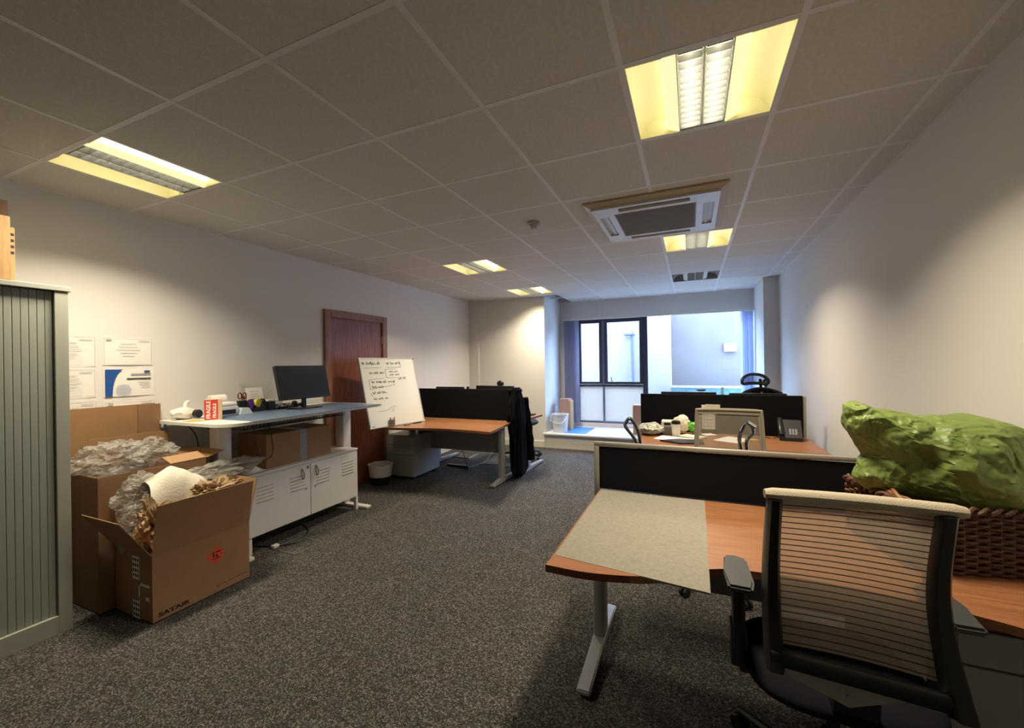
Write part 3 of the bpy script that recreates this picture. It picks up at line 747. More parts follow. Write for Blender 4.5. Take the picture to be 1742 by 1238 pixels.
# ------------------------------------------------------------ things on the white desk
zd = zt+.0025
t = thing('fragile_roll_box', 'red and beige parcel printed FRAGILE at the desk corner', 'parcel', (-3.40, 1.99, zt))
M_ = Matrix.Translation((-3.36, 1.99, zt)) @ Matrix.Rotation(math.radians(-32), 4, 'Z')
obj('parcel_body', box(BM(), -.035, .035, -.055, .055, 0, .155, M_, bev=.002), BEIGEP, t)
obj('red_panel', box(BM(), .0355, .036, -.055, .028, .004, .153, M_), RED, t)
obj('red_panel', box(BM(), -.02, .034, -.0562, -.0555, .004, .153, M_), RED, t)
text('FRAGILE', .036, PAPER, t, M_ @ frameM((.0366, -.030, .078), (0, 0, 1), (0, -1, 0)), bold=.001)
text('FRAGILE', .030, PAPER, t, M_ @ frameM((.0366, .008, .070), (0, 0, 1), (0, -1, 0)), bold=.0008)
t = thing('tape_gun', 'white hand tool with dark wheel at the left end of the desk', 'tape dispenser', (-3.60, 1.93, zt))
obj('gun_body', blob(BM(), (-3.62, 1.92, zt+.045), (.06, .09, .045), 31, .25, 1.6, 3), WHP, t, True)
obj('wheel', tube(BM(), [(-3.55, 1.97, zt+.04), (-3.52, 1.98, zt+.04)], .032, 18), BLKP, t, True)
obj('handle', tube(BM(), spline([(-3.62, 1.93, zt+.05), (-3.66, 1.96, zt+.11), (-3.68, 1.99, zt+.13)], 4), .014), WHP, t, True)
one('yellow_card', box(BM(), -3.46, -3.35, 1.83, 1.93, zt, zt+.003), ORAN, 'yellow orange card lying beside the red parcel', 'card')
t = thing('label_printer', 'white and grey label printer with dark slot and paper roll', 'printer', (-3.53, 2.17, zt))
obj('printer_body', box(BM(), -3.63, -3.46, 2.08, 2.25, zd, zd+.075, bev=.01), mat('pale grey casing', 'B8BCC6', .4), t, True)
obj('output_slot', box(BM(), -3.4598, -3.456, 2.10, 2.22, zd+.015, zd+.05), BLKP, t)
obj('printer_lid', box(BM(), -3.63, -3.47, 2.085, 2.245, zd+.075, zd+.11, bev=.014), WHP, t, True)
obj('paper_roll', tube(BM(), [(-3.6, 2.10, zd+.135), (-3.6, 2.22, zd+.135)], .035, 18), PAPER, t, True)
one('folded_packet', prism(BM(), [(2.25, zd), (2.36, zd), (2.33, zd+.05), (2.27, zd+.055)], -3.52, -3.45, axis='x'), mat('pale blue white packet', 'C4D2D4', .5), 'small pale blue white packet standing on the desk mat', 'packet')
t = thing('pen_pot', 'dark pot holding scissors and pens on the desk', 'pen pot', (-3.62, 2.38, zt))
obj('pot', lathe(BM(), [(0, zd), (.035, zd), (.04, zd+.10), (.036, zd+.10), (.032, zd+.005)], -3.62, 2.38), BLKP, t, True)
for a_ in (-1, 1): obj('scissor_handle', tube(BM(), [(-3.61, 2.375+a_*.02+.016*math.cos(k*PI/6), zd+.145+.026*math.sin(k*PI/6)) for k in range(12)], .005, 6, True), mat('maroon plastic', '6A2A2A', .5), t, True)
for k in range(3): obj('pen', tube(BM(), [(-3.62, 2.39+k*.006, zd+.01), (-3.63, 2.385+k*.02, zd+.15-.01*k)], .004, 6), (BLKP, INKB, RED)[k], t)
one('tape_roll', tube(BM(), [(-3.60, 2.44, zd+.065), (-3.60, 2.47, zd+.065)], .045, 20), PURP, 'purple roll standing beside the pen pot', 'tape roll', smooth=True)
t = thing('tape_dispenser', 'black dispenser with yellow tape roll on the desk', 'tape dispenser', (-3.57, 2.49, zt))
obj('yellow_roll', tube(BM(), [(-3.58, 2.475, zd+.075), (-3.55, 2.485, zd+.075)], .035, 18), YEL, t, True)
obj('dispenser_base', prism(BM(), [(2.44, zd), (2.56, zd), (2.56, zd+.06), (2.53, zd+.11), (2.50, zd+.04), (2.44, zd+.03)], -3.59, -3.54, axis='x'), BLKP, t)
t = thing('acrylic_stand', 'clear acrylic sheet leaning on the wall with paper behind it', 'sign holder', (-3.66, 2.52, zt))
Mt = Matrix.Translation((-3.66, 2.52, zd)) @ Matrix.Rotation(math.radians(-12), 4, 'Y')
obj('clear_sheet', box(BM(), -.002, .002, -.14, .16, 0, .28, Mt @ Matrix.Rotation(math.radians(-8), 4, 'X')), CLEARP, t)
obj('paper_insert', box(BM(), .003, .004, -.06, .10, .02, .21, Mt), PAPER, t)
bm = BM()
for k in range(5): box(bm, .0042, .0048, -.02, .06-.01*(k % 2), .17-k*.022, .173-k*.022, Mt)
obj('print_lines', bm, INKG, t)
one('black_cup', box(BM(), -3.58, -3.52, 2.56, 2.62, zd, zd+.08, bev=.005), BLKP, 'square black desk caddy below the clear acrylic sheet', 'caddy')
for k, (y, h_, lb) in enumerate(((2.66, .05, 'left small cream box behind the black tray on the desk'), (2.74, .042, 'right small cream box behind the black tray on the desk'))):
    one('cream_box', box(BM(), -3.68, -3.62, y-.035, y+.035, zd, zd+.04+h_, bev=.003), PAPERC, lb, 'box')
t = thing('black_tray', 'low black tray of small items before the monitor', 'tray', (-3.58, 2.72, zt))
bm = BM(); box(bm, -3.62, -3.50, 2.63, 2.85, zd, zd+.008); box(bm, -3.62, -3.612, 2.63, 2.85, zd, zd+.04); box(bm, -3.508, -3.50, 2.63, 2.85, zd, zd+.022); box(bm, -3.62, -3.5, 2.842, 2.85, zd, zd+.03)
obj('tray', bm, BLKP, t)
for k in range(7): obj('small_item', box(BM(), -3.59, -3.53, 2.645+k*.027, 2.66+k*.027, zd+.008, zd+.026+.006*(k % 3), bev=.002), (GREYM, INKK, STEEL)[k % 3], t)
t = thing('webcam', 'small black round webcam left of the monitor foot', 'webcam', (-3.60, 2.89, zt))
obj('camera_ball', blob(BM(), (-3.60, 2.885, zd+.033), (.026, .03, .026), 2, 0, 1, 3), BLKP, t, True)
obj('stand', lathe(BM(), [(0, zd), (.03, zd), (.028, zd+.01), (0, zd+.012)], -3.60, 2.885), BLKP, t, True)
one('mouse', blob(BM(), (-3.58, 2.945, zd+.018), (.03, .035, .018), 1, 0, 1, 3), mat('dark blue plastic', '23284A', .4), 'dark blue mouse beside the monitor foot', 'mouse', smooth=True)

def monitor(name_label, cat, cx, cy, z, wd, ht, rz, tilt=0, foot=True, group=None, bot=None):
    # local: screen faces +y
    t = thing('monitor', name_label, cat, (cx, cy, z), rz, group)
    zb = bot if bot is not None else .12
    Mx = W[t] @ Matrix.Translation((0, 0, zb)) @ Matrix.Rotation(tilt, 4, 'X')
    p = obj('casing', box(BM(), -wd/2, wd/2, -.03, .012, 0, ht, Mx, bev=.005), BLKP, t)
    obj('screen', box(BM(), -wd/2+.006, wd/2-.006, .012, .0135, .014, ht-.006, Mx), SCRN, p)
    if foot:
        obj('neck', box(BM(), -.022, .022, -.05, -.03, 0, zb+.1, W[t], bev=.004), BLKP, t)
        obj('foot', box(BM(), -.12, .12, -.12, .07, 0, .012, W[t], bev=.005), BLKP, t)
    return t
monitor('black monitor with dark screen on the white desk', 'monitor', -3.34, 2.81, zd, .545, .315, math.radians(-90), math.radians(14), bot=.095)

# plug, cable and floor box by the white desk
one('floor_cable', tube(BM(), spline([(-3.4, 2.1, .02), (-3.2, 2.22, .006), (-3.05, 2.28, .008), (-2.98, 2.42, .006), (-3.1, 2.6, .006), (-3.3, 2.7, .006)], 8), .005, 6), BLKP, 'black cable on the carpet under the white cabinet', 'cable', smooth=True)
one('plug', box(BM(), -3.09, -3.045, 2.24, 2.29, 0, .022, bev=.005), WHP, 'white plug lying on the carpet by the front carton', 'plug', smooth=True)
t = thing('floor_box', 'square floor box hatch set in the carpet before the white cabinet', 'floor box', (-2.92, 2.35, 0))
bm = BM()
for q in ((-3.06, -2.79, 2.23, 2.236), (-3.06, -2.79, 2.474, 2.48), (-3.06, -3.054, 2.23, 2.48), (-2.796, -2.79, 2.23, 2.48)): box(bm, *q, .0, .005)
obj('hatch_frame', bm, mat('dark grey rim', '6A6A6A', .6), t)
obj('hatch_lid', box(BM(), -3.05, -2.80, 2.24, 2.47, 0, .003), CARPET, t)

# ------------------------------------------------------------ desks
def t_leg(parent, x, ycol, y0, y1, ztop, m_=STEEL):
    lg = obj('leg', box(BM(), x-.028, x+.028, ycol-.05, ycol+.05, .04, ztop, bev=.012), m_, parent, True)
    bm = prism(BM(), [(y0, .012), (y0, .035), (ycol-.05, .06), (ycol+.05, .06), (y1, .035), (y1, .012)], x-.03, x+.03, axis='x')
    bmesh.ops.bevel(bm, geom=bm.edges[:], offset=.006, segments=2, affect='EDGES')
    obj('foot', bm, m_, lg, True)
    for y in (y0+.04, y1-.04): obj('glide', lathe(BM(), [(0, 0), (.016, 0), (.016, .014), (0, .014)], x, y, seg=10), BLKP, lg)
def wave_desk(label, pts, zt_, loc, legs, panel=None, grom=()):
    t = thing('desk', label, 'desk', loc)
    tp = obj('desk_top', prism(BM(), pts, zt_-.025, zt_), OAK, t)
    bm = BM()
    n_ = len(pts)
    obj('edge_band', edge_band(pts, zt_), OAKE, tp)
    for l in legs: t_leg(t, *l, zt_-.025)
    if panel: obj('modesty_panel', box(BM(), *panel), GREYM, t)
    for g in grom: obj('grommet', lathe(BM(), [(0, 0), (.03, 0), (.03, .002), (0, .002)], g[0], g[1], zt_, seg=16), STEEL, tp)
    return t
def edge_band(pts, zt_):
    bm = BM(); n_ = len(pts); cx = sum(p[0] for p in pts)/n_; cy = sum(p[1] for p in pts)/n_
    a = []; 
    for p in pts:
        d_ = Vector((p[0]-cx, p[1]-cy)).normalized()*.0015
        a.append((p[0]+d_.x, p[1]+d_.y))
    lo = [bm.verts.new((*p, zt_-.0255)) for p in a]; hi = [bm.verts.new((*p, zt_-.002)) for p in a]
    for i in range(n_): bm.faces.new((lo[i], lo[(i+1) % n_], hi[(i+1) % n_], hi[i]))
    bm.faces.new(lo)
    return bm
ZD = .72
# near right desk
f1 = [tuple(p[:2]) for p in spline([(-.485, 1.392, 0), (-.33, 1.393, 0), (-.16, 1.435, 0), (-.05, 1.50, 0), (.08, 1.585, 0), (.25, 1.61, 0), (.5, 1.60, 0), (.70, 1.56, 0), (.9, 1.485, 0), (1.10, 1.44, 0)], 4)]
wave_desk('near right wood-effect desk with wavy front and grey T leg', f1+[(1.10, 2.335), (-.485, 2.335)], ZD, (.3, 1.9, 0),
          [(-.445, 2.12, 1.73, 2.42), (1.04, 2.12, 1.73, 2.42)], (-.40, 1.0, 2.24, 2.26, .30, .69))
def screen(label, x0, x1, y, z0, z1, frame=None, th=.03):
    t = thing('desk_screen', label, 'desk screen', ((x0+x1)/2, y, z0))
    if frame:
        w_ = .028
        obj('fabric_panel', box(BM(), x0+w_, x1-w_, y-th/2+.006, y+th/2-.006, z0+.004, z1-w_), BLKF, t)
        obj('frame_bar', box(BM(), x0, x1, y-th/2, y+th/2, z1-w_*.8, z1, bev=.005), frame, t, True)
        obj('frame_bar', box(BM(), x0, x0+w_, y-th/2, y+th/2, z0-.06, z1-w_*.8, bev=.003), frame, t, True)
        obj('frame_bar', box(BM(), x1-w_, x1, y-th/2, y+th/2, z0-.06, z1-w_*.8, bev=.003), frame, t, True)
    else:
        obj('fabric_panel', box(BM(), x0, x1, y-th/2, y+th/2, z0, z1, bev=.004), BLKF, t)
    return t
screen('near black desk screen with grey aluminium frame', -.518, 1.095, 2.362, .718, .985, ALU)
# felt board draped over the desk front
def felt(u, v_):
    y = 2.325-(2.325-1.40)*v_; x0 = -.478+0*.01; x1 = .052-.008*v_
    x = x0+(x1-x0)*u; yy = y
    lim = 1.472 if u <= 0 else None
    yfr = 1.475+(-.07)*u; yy = 2.33+(yfr-2.33)*v_
    return Vector((x, yy, ZD+.001+.004*0))
one('felt_board', grid(BM(), felt, 12, 12, -.006), FELT, 'grey felt board lying on the near desk, corner overhanging', 'felt board')

# far left desk pair
f2 = [tuple(p[:2]) for p in spline([(-3.40, 3.80, 0), (-3.2, 3.81, 0), (-3.0, 3.855, 0), (-2.8, 3.91, 0), (-2.6, 3.945, 0), (-2.3, 3.945, 0), (-1.955, 3.90, 0)], 4)]
wave_desk('left wood-effect desk with the whiteboard standing on it', f2+[(-2.055, 4.745), (-3.53, 4.745)], ZD, (-2.7, 4.3, 0),
          [(-2.13, 4.55, 4.27, 5.0), (-3.45, 4.55, 4.25, 4.9)], (-3.40, -2.18, 4.60, 4.62, .34, .69), ((-2.2, 4.62), (-3.1, 4.62)))
screen('black desk screen on the left desk', -3.50, -2.01, 4.77, .70, 1.115, None)
f3 = [(-3.53, 4.795), (-1.99, 4.795), (-1.93, 5.48), (-2.2, 5.50), (-2.6, 5.56), (-3.0, 5.68), (-3.53, 5.70)]
wave_desk('far left wood-effect desk behind the black screen', f3, ZD, (-2.7, 5.2, 0), [(-2.03, 5.15, 4.93, 5.72), (-3.45, 5.15, 4.93, 5.72)])
one('keyboard_tray', box(BM(), -2.18, -2.0, 5.32, 5.42, ZD+.001, ZD+.022, bev=.004), BLKP, 'black keyboard on the corner of the far left desk', 'keyboard')
monitor('left of the two monitors behind the left screen', 'monitor', -3.20, 5.12, ZD, .46, .30, 0, 0, group='monitors behind the left screen', bot=.10)
monitor('right of the two monitors behind the left screen', 'monitor', -2.52, 5.2, ZD, .62, .36, math.radians(-8), 0, group='monitors behind the left screen', bot=.055)
one('desk_camera', box(BM(), -2.97, -2.93, 5.18, 5.2, ZD, 1.12, bev=.004), BLKP, 'small black stand between the two far left monitors', 'stand')

# pedestal under left desk
def pedestal(label, x0, x1, y0, y1, ztop, lines, group=None, m_=PEDM):
    t = thing('pedestal', label, 'pedestal', ((x0+x1)/2, (y0+y1)/2, 0), 0, group)
    obj('body', box(BM(), x0, x1, y0+.02, y1, .04, ztop, bev=.004), m_, t)
    for a_, b_ in zip(lines, lines[1:]):
        dd = obj('drawer', box(BM(), x0+.002, x1-.002, y0, y0+.019, a_+.002, b_-.004, bev=.004), m_, t)
    obj('drawer_lock', tube(BM(), [(x1-.05, y0-.004, ztop-.045), (x1-.05, y0+.002, ztop-.045)], .009, 10), STEEL, t)
    for x in (x0+.05, x1-.05):
        for y in (y0+.07, y1-.06): obj('caster', tube(BM(), [(x-.012, y, .022), (x+.012, y, .022)], .021, 12), BLKP, t)
    return t
pedestal('grey three-drawer pedestal under the left desk', -3.60, -3.19, 4.21, 4.80, .555, (.045, .31, .43, .55))
pedestal('dark grey pedestal under the near right desk', .59, 1.02, 1.66, 2.2, .635, (.045, .29, .52, .63), m_=PEDM)

# bin
t = thing('waste_bin', 'small black waste bin with white liner beside the pedestal', 'bin', (-3.50, 3.98, 0))
obj('bin_body', lathe(BM(), [(0, .002), (.11, .002), (.135, .20), (.13, .20), (.105, .01)], -3.50, 3.98), BLKP, t, True)
def lf(u, v_):
    a = u*2*PI; z = .10+.17*v_ if v_ < .8 else .236-.25*(v_-.8)
    r_ = .128+.018*v_+.006*math.sin(a*7+v_*3)*v_ if v_ < .8 else .142-.12*(v_-.8)
    return Vector((-3.50+r_*math.cos(a), 3.98+r_*math.sin(a), z))
obj('liner', grid(BM(), lf, 40, 10), LINER, t, True)
obj('liner_rim', tube(BM(), [(-3.50+.146*math.cos(k*PI/12), 3.98+.146*math.sin(k*PI/12), .238+.003*math.sin(k*2)) for k in range(24)], .005, 6, True), WHP, t, True)

# whiteboard leaning on the wall
wb = thing('whiteboard', 'whiteboard with handwritten notes leaning over the left desk', 'whiteboard', (-3.25, 4.0, ZD))
BLc, BRc, TLc = Vector((-3.307, 3.608, .723)), Vector((-3.135, 4.396, .723)), Vector((-3.515, 3.654, 1.532))
ux = BRc-BLc; uy = TLc-BLc
WBW, WBH = ux.length, uy.length
MW = frameM(BLc, ux, uy)
obj('board', box(BM(), 0, WBW, 0, WBH, -.012, 0, MW), WHBD, wb)
for q in ((0, WBW, 0, .014), (0, WBW, WBH-.014, WBH), (0, .014, .014, WBH-.014), (WBW-.014, WBW, .014, WBH-.014)):
    obj('frame_bar', box(BM(), *q, -.016, .004, MW, bev=.002), mat('silver board frame', 'C4C4C2', .3, metal=.3), wb)
for (x, y) in ((0, WBH-.02), (WBW-.02, WBH-.02), (0, 0), (WBW-.02, 0)):
    obj('corner_cap', box(BM(), x, x+.02, y, y+.02, -.018, .006, MW, bev=.003), GREYM if (x > .1 and y > .1) else WHP, wb)
def scribble(x, y, wd, hh, seed, material, word=5):
    r_ = random.Random(seed); bm = BM(); px = x
    while px < x+wd:
        L = r_.uniform(.03, .075); k = int(L/.006); pts = []
        for i in range(k+2):
            pts.append(MW @ Vector((px+L*i/(k+1), y+hh*1.25*(.5+.5*math.sin(i*2.3+r_.uniform(-.6, .6)))*r_.uniform(.5, 1), .0012)))
        if len(pts) > 2: tube(bm, pts, .0021, 4)
        px += L+r_.uniform(.012, .025)
    return obj('handwriting', bm, material, wb)
def stroke(pts, material, r_=.0017): return obj('drawn_line', tube(BM(), [MW @ Vector((*p, .0012)) for p in pts], r_, 4), material, wb)
yt = WBH
scribble(.03, yt-.085, .08, .035, 1, INKK); scribble(.15, yt-.09, .10, .04, 2, INKB); scribble(.37, yt-.09, .20, .035, 3, INKB)
stroke([(.05, yt-.125), (.28, yt-.12)], INKB); stroke([(.36, yt-.12), (.58, yt-.12), (.58, yt-.045)], INKB)
scribble(.11, yt-.20, .18, .03, 4, INKK); stroke([(.34, yt-.15), (.34, yt-.25), (.53, yt-.25)], INKK); stroke([(.34, yt-.145), (.5, yt-.14)], INKK)
scribble(.39, yt-.185, .11, .022, 5, INKB); scribble(.39, yt-.225, .12, .022, 6, INKK)
scribble(.12, yt-.31, .10, .035, 7, INKB); scribble(.22, yt-.315, .2, .035, 8, INKK); stroke([(.09, yt-.27), (.09, yt-.38), (.44, yt-.34), (.44, yt-.29)], INKB)
stroke([(.09, yt-.265), (.30, yt-.255)], INKB); scribble(.51, yt-.28, .09, .035, 9, INKB)
scribble(.12, yt-.37, .09, .03, 10, INKB); scribble(.11, yt-.44, .18, .03, 11, INKB); scribble(.11, yt-.51, .22, .03, 12, INKB)
stroke([(.09, yt-.43), (.1, yt-.46)], INKB); stroke([(.30, yt-.63), (.34, yt-.60), (.34, yt-.67)], INKG); stroke([(.36, yt-.67), (.37, yt-.60), (.42, yt-.61)], INKG)
stroke([(.14, yt-.645), (.3, yt-.64)], INKG); obj('maker_mark', box(BM(), .03, .07, .02, .027, 0, .001, MW), INKK, wb)
t = thing('pen_cup', 'small dark patterned cup of markers at the left desk corner', 'pen cup', (-3.24, 3.90, ZD))
obj('cup', lathe(BM(), [(0, .722), (.032, .722), (.036, .80), (.032, .80), (.028, .73)], -3.235, 3.89), mat('dark patterned cup', '3A3236', .5, c2='A79C98', scale=60), t, True)
for k, m_ in enumerate((BLKP, PAPER, RED)): obj('marker', tube(BM(), [(-3.235+.01*k-.01, 3.885+.005*k, .74), (-3.25+.02*k, 3.875+.014*k, .825+.005*k)], .006, 8), m_, t, True)
one('board_pen', tube(BM(), [(-3.13, 4.15, .729), (-3.10, 4.27, .729)], .007, 8), BLKP, 'black marker lying at the foot of the whiteboard', 'marker', smooth=True)
one('board_rubber', box(BM(), -3.16, -3.12, 4.0, 4.08, .722, .738, bev=.004), GREYM, 'small dark eraser lying at the foot of the whiteboard', 'eraser')

# coat over the end of the left screen
def coat(u, v_):
    a = u*2*PI; z = 1.135-v_*1.10
    k = min(1, v_*6)
    hw = .035+.030*k+.015*math.sin(v_*4)+ (.012*v_)
    dl = .09+.10*min(1, v_*3)+.03*math.sin(v_*7)
    fo = 1+.16*math.sin(a*5+v_*3)*min(1, v_*2)+.08*math.sin(a*9-v_*8)
    if v_ > .93: fo *= 1-(v_-.93)*6
    x = -2.03+.035*v_+hw*math.cos(a)*fo; y = 4.79+.06*v_*0+dl*math.sin(a)*fo
    return Vector((x, y, max(z, .03)))
ct = thing('coat', 'long black coat hanging over the end of the left desk screen', 'coat', (-2.0, 4.8, 0))
bm = grid(BM(), coat, 48, 30)
ring = []
obj('coat_body', bm, COATM, ct, True)
obj('coat_collar', blob(BM(), (-2.045, 4.79, 1.10), (.085, .10, .035), 4, .3, 2, 4), COATM, ct, True)
def slv(c0, c1, r0, r1, nm):
    pts = spline([c0, ((c0[0]+c1[0])/2+.012, (c0[1]+c1[1])/2, (c0[2]+c1[2])/2), c1], 8)
    return obj(nm, tube(BM(), pts, [r0+(r1-r0)*i/(len(pts)-1)+.005*math.sin(i*1.9) for i in range(len(pts))], 14), COATM, ct, True)
slv((-1.985, 4.70, 1.02), (-1.945, 4.66, .10), .05, .045, 'sleeve'); slv((-1.975, 4.92, 1.0), (-1.93, 5.0, .20), .05, .06, 'sleeve')

# cables under the left desks
one('power_strip', box(BM(), -3.20, -2.86, 5.0, 5.06, 0, .03, bev=.006), BLKP, 'black power strip on the carpet under the left desk', 'power strip')
one('cable', tube(BM(), spline([(-2.75, 4.66, .34), (-2.74, 4.75, .15), (-2.8, 4.9, .01), (-2.86, 5.03, .02)], 6), .004, 6), BLKP, 'black cable dropping from the left desk to the power strip', 'cable', smooth=True)
one('cable', tube(BM(), spline([(-2.86, 5.2, .006), (-2.6, 5.3, .006), (-2.3, 5.25, .006), (-2.1, 5.3, .006)], 6), .004, 6), BLKP, 'black cable running over the carpet under the far left desk', 'cable', smooth=True)
one('cable', tube(BM(), spline([(-2.86, 5.0, .006), (-2.8, 5.4, .006), (-2.95, 5.9, .006), (-3.0, 6.3, .006)], 6), .004, 6), STEEL, 'pale cable crossing the carpet under the far left desk', 'cable', smooth=True)
t = thing('floor_box', 'open floor box with dark lid under the left desk', 'floor box', (-3.3, 5.6, 0))
obj('hatch_lid', box(BM(), -3.55, -3.15, 5.5, 5.8, 0, .012), BLKP, t); obj('hatch_frame', box(BM(), -3.14, -3.12, 5.5, 5.8, 0, .02), STEEL, t)

# ------------------------------------------------------------ bay: things on the sill
zs = .256
bk = thing('bucket', 'milky plastic bucket at the left end of the bay sill', 'bucket', (-2.06, 6.86, zs))
obj('bucket_body', lathe(BM(), [(0, zs), (.115, zs), (.145, zs+.30), (.152, zs+.30), (.152, zs+.31), (.138, zs+.31), (.11, zs+.01)], -2.09, 6.86), BUCKET, bk, True)
obj('bucket_handle', tube(BM(), spline([(-2.23, 6.80, zs+.29), (-2.2, 6.70, zs+.2), (-2.02, 6.69, zs+.17), (-1.95, 6.80, zs+.28)], 6), .004, 6), WHP, bk, True)
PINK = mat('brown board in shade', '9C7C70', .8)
t = thing('box_stack', 'brown board box standing behind the bucket on the bay sill', 'box', (-2.05, 7.25, zs))
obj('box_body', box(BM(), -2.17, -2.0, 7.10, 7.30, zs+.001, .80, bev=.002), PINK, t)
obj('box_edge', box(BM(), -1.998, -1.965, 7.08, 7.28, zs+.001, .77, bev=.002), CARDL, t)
t = thing('window_box', 'narrow brown board box standing on the bay sill behind the screen', 'box', (-.8, 7.05, zs))
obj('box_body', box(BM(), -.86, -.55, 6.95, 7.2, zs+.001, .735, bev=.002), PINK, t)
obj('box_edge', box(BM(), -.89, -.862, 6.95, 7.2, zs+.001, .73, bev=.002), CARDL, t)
one('sill_painted_glow', box(BM(), -2.0, -1.62, 6.75, 7.45, zs, zs+.003), mat('painted sky blue glow', '4C86C0', .4), 'added sky blue sheet painting the daylight glow on the bay sill', 'painted glow')  # added thin sheet; its blue paints the window's glow on the sill

# ------------------------------------------------------------ middle right desk pair
f4 = [(-.47, 3.72), (-.1, 3.74), (.3, 3.80), (.95, 3.78), (.95, 4.52), (-.47, 4.52)]
wave_desk('middle right wood-effect desk cluttered with papers and phone', f4, ZD, (.24, 4.1, 0), [(-.43, 4.3, 3.95, 4.6), (.90, 4.3, 3.95, 4.6)], (-.38, .86, 4.42, 4.44, .30, .69))
screen('black desk screen behind the middle right desk', -.497, .93, 4.545, .718, 1.102, None)
obj('end_post', box(BM(), .932, .955, 4.53, 4.56, .62, 1.095, bev=.003), ALU, (pp := thing('screen_post', 'grey metal post at the right end of the middle screen', 'post', (.94, 4.545, .62))), True)
f5 = [(-.47, 4.57), (.95, 4.57), (.95, 5.35), (-.47, 5.35)]
wave_desk('far right wood-effect desk hidden behind the middle screen', f5, ZD, (.24, 5.0, 0), [(-.43, 4.9, 4.7, 5.4), (.90, 4.9, 4.7, 5.4)])
monitor('left monitor showing its top edge above the middle screen', 'monitor', -.04, 4.88, ZD, .55, .33, 0, 0, group='monitors behind the middle screen', bot=.055)
monitor('right monitor showing its top edge above the middle screen', 'monitor', .61, 4.88, ZD, .51, .33, 0, 0, group='monitors behind the middle screen', bot=.048)
one('desk_webcam', blob(BM(), (.09, 4.86, 1.125), (.05, .015, .012), 0, 0, 1, 2), BLKP, 'small black webcam on top of the left hidden monitor', 'webcam', smooth=True)
one('bottle', lathe(BM(), [(0, .722), (.03, .722), (.03, 1.02), (.014, 1.08), (.012, 1.15), (0, 1.15)], .30, 4.98), transl('pale blue bottle', '7FA0B4', .4, .2), 'pale blue bottle standing between the two hidden monitors', 'bottle', smooth=True)

# desk clutter
zc_ = ZD+.001
crumpled('plastic_bag', (-.375, 4.31, .775), (.115, .13, .055), 41, SILVS, 'grey crumpled plastic bag at the left end of the middle desk', 'bag', .3, 2.2, 5)
t = thing('desk_organiser', 'white two-tier device with dark windows on the middle desk', 'device', (-.20, 4.36, ZD))
obj('device_body', box(BM(), -.27, -.18, 4.30, 4.42, zc_, .80, bev=.006), GREYM, t); obj('upper_case', box(BM(), -.28, -.17, 4.29, 4.42, .802, .855, bev=.006), WHP, t)
obj('dark_window', box(BM(), -.255, -.195, 4.285, 4.2895, .815, .84), BLKP, t)
t = thing('white_jug', 'white and black dispenser standing in front of the organiser', 'device', (-.14, 4.25, ZD))
obj('jug_body', lathe(BM(), [(0, zc_), (.035, zc_), (.04, .80), (.038, .84), (0, .84)], -.145, 4.24), WHP, t, True)
obj('black_lid', lathe(BM(), [(0, .84), (.04, .84), (.04, .868), (0, .87)], -.145, 4.24), BLKP, t, True)
crumpled('crumpled_paper', (-.10, 4.40, .82), (.08, .06, .085), 43, PAPERC, 'cream crumpled paper behind the white dispenser', 'paper', .3, 2, 4)
one('green_packet', blob(BM(), (.005, 4.40, .79), (.06, .05, .05), 44, .3, 2, 4), GRN, 'bright green packet on the middle desk left of the pale chair', 'packet', smooth=True)
one('grey_upright_box', box(BM(), .04, .075, 4.36, 4.42, zc_, .91, bev=.003), mat('lilac grey box', '9A9AA8', .5), 'narrow grey box upright beside the green packet', 'box')
def leaf(x, y, wd, dp, rz, lab, m_=PAPER, cat='paper', h_=.003, z=zc_):
    Mx = Matrix.Translation((x, y, z)) @ Matrix.Rotation(rz, 4, 'Z')
    return one('loose_paper', box(BM(), -wd/2, wd/2, -dp/2, dp/2, 0, h_, Mx), m_, lab, cat)
leaf(-.16, 4.07, .30, .21, -.3, 'white papers spread in front of the white dispenser', h_=.006)
leaf(.0, 4.24, .21, .15, -.5, 'cream paper lying left of the pale chair back', PAPERC, h_=.01)
leaf(.14, 4.40, .12, .10, .6, 'small white card seen through the pale chair mesh', h_=.008)
leaf(.33, 4.20, .22, .30, -.5, 'white sheet seen through the right half of the pale chair mesh')
one('folder', prism(BM(), [(-.27, 3.93), (-.10, 3.84), (.09, 3.90), (.08, 4.05), (-.12, 4.04)], zc_, .735), mat('dark blue grey folder', '2C2F3C', .4), 'dark slate folder lying on the front of the middle desk', 'folder')
t = thing('wall_calendar', 'white gridded planner sheet leaning on the middle screen', 'calendar', (.15, 4.50, ZD))
obj('page', box(BM(), .085, .205, 4.523, 4.526, .76, 1.0), PAPER, t)
bm = BM()
for k in range(6): box(bm, .09, .20, 4.5222, 4.5228, .79+k*.033, .7915+k*.033)
for k in range(4): box(bm, .10+k*.032, .1015+k*.032, 4.5222, 4.5228, .77, .98)
obj('grid_lines', bm, INKG, t)
one('yellow_note', box(BM(), .12, .25, 4.52, 4.53, .955, 1.005), PAPERC, 'pale yellow notes standing up above the pale chair back', 'note')
t = thing('desk_phone', 'black desk telephone with handset at the right of the middle desk', 'telephone', (.79, 4.40, ZD))
Mx = Matrix.Translation((.80, 4.38, zc_)) @ Matrix.Rotation(math.radians(-6), 4, 'Z')
bm = BM(); prism(bm, [(-.09, 0), (.09, 0), (.09, .12), (.06, .17), (-.09, .03)], -.085, .085, Mx, 'x')
obj('phone_body', bm, mat('dark grey phone', '2A2A30', .4), t)
obj('handset', tube(BM(), [Mx @ Vector(p) for p in spline([(-.07, -.08, .05), (-.075, -.04, .10), (-.075, .04, .15), (-.07, .08, .17)], 5)], .022, 10), BLKP, t, True)
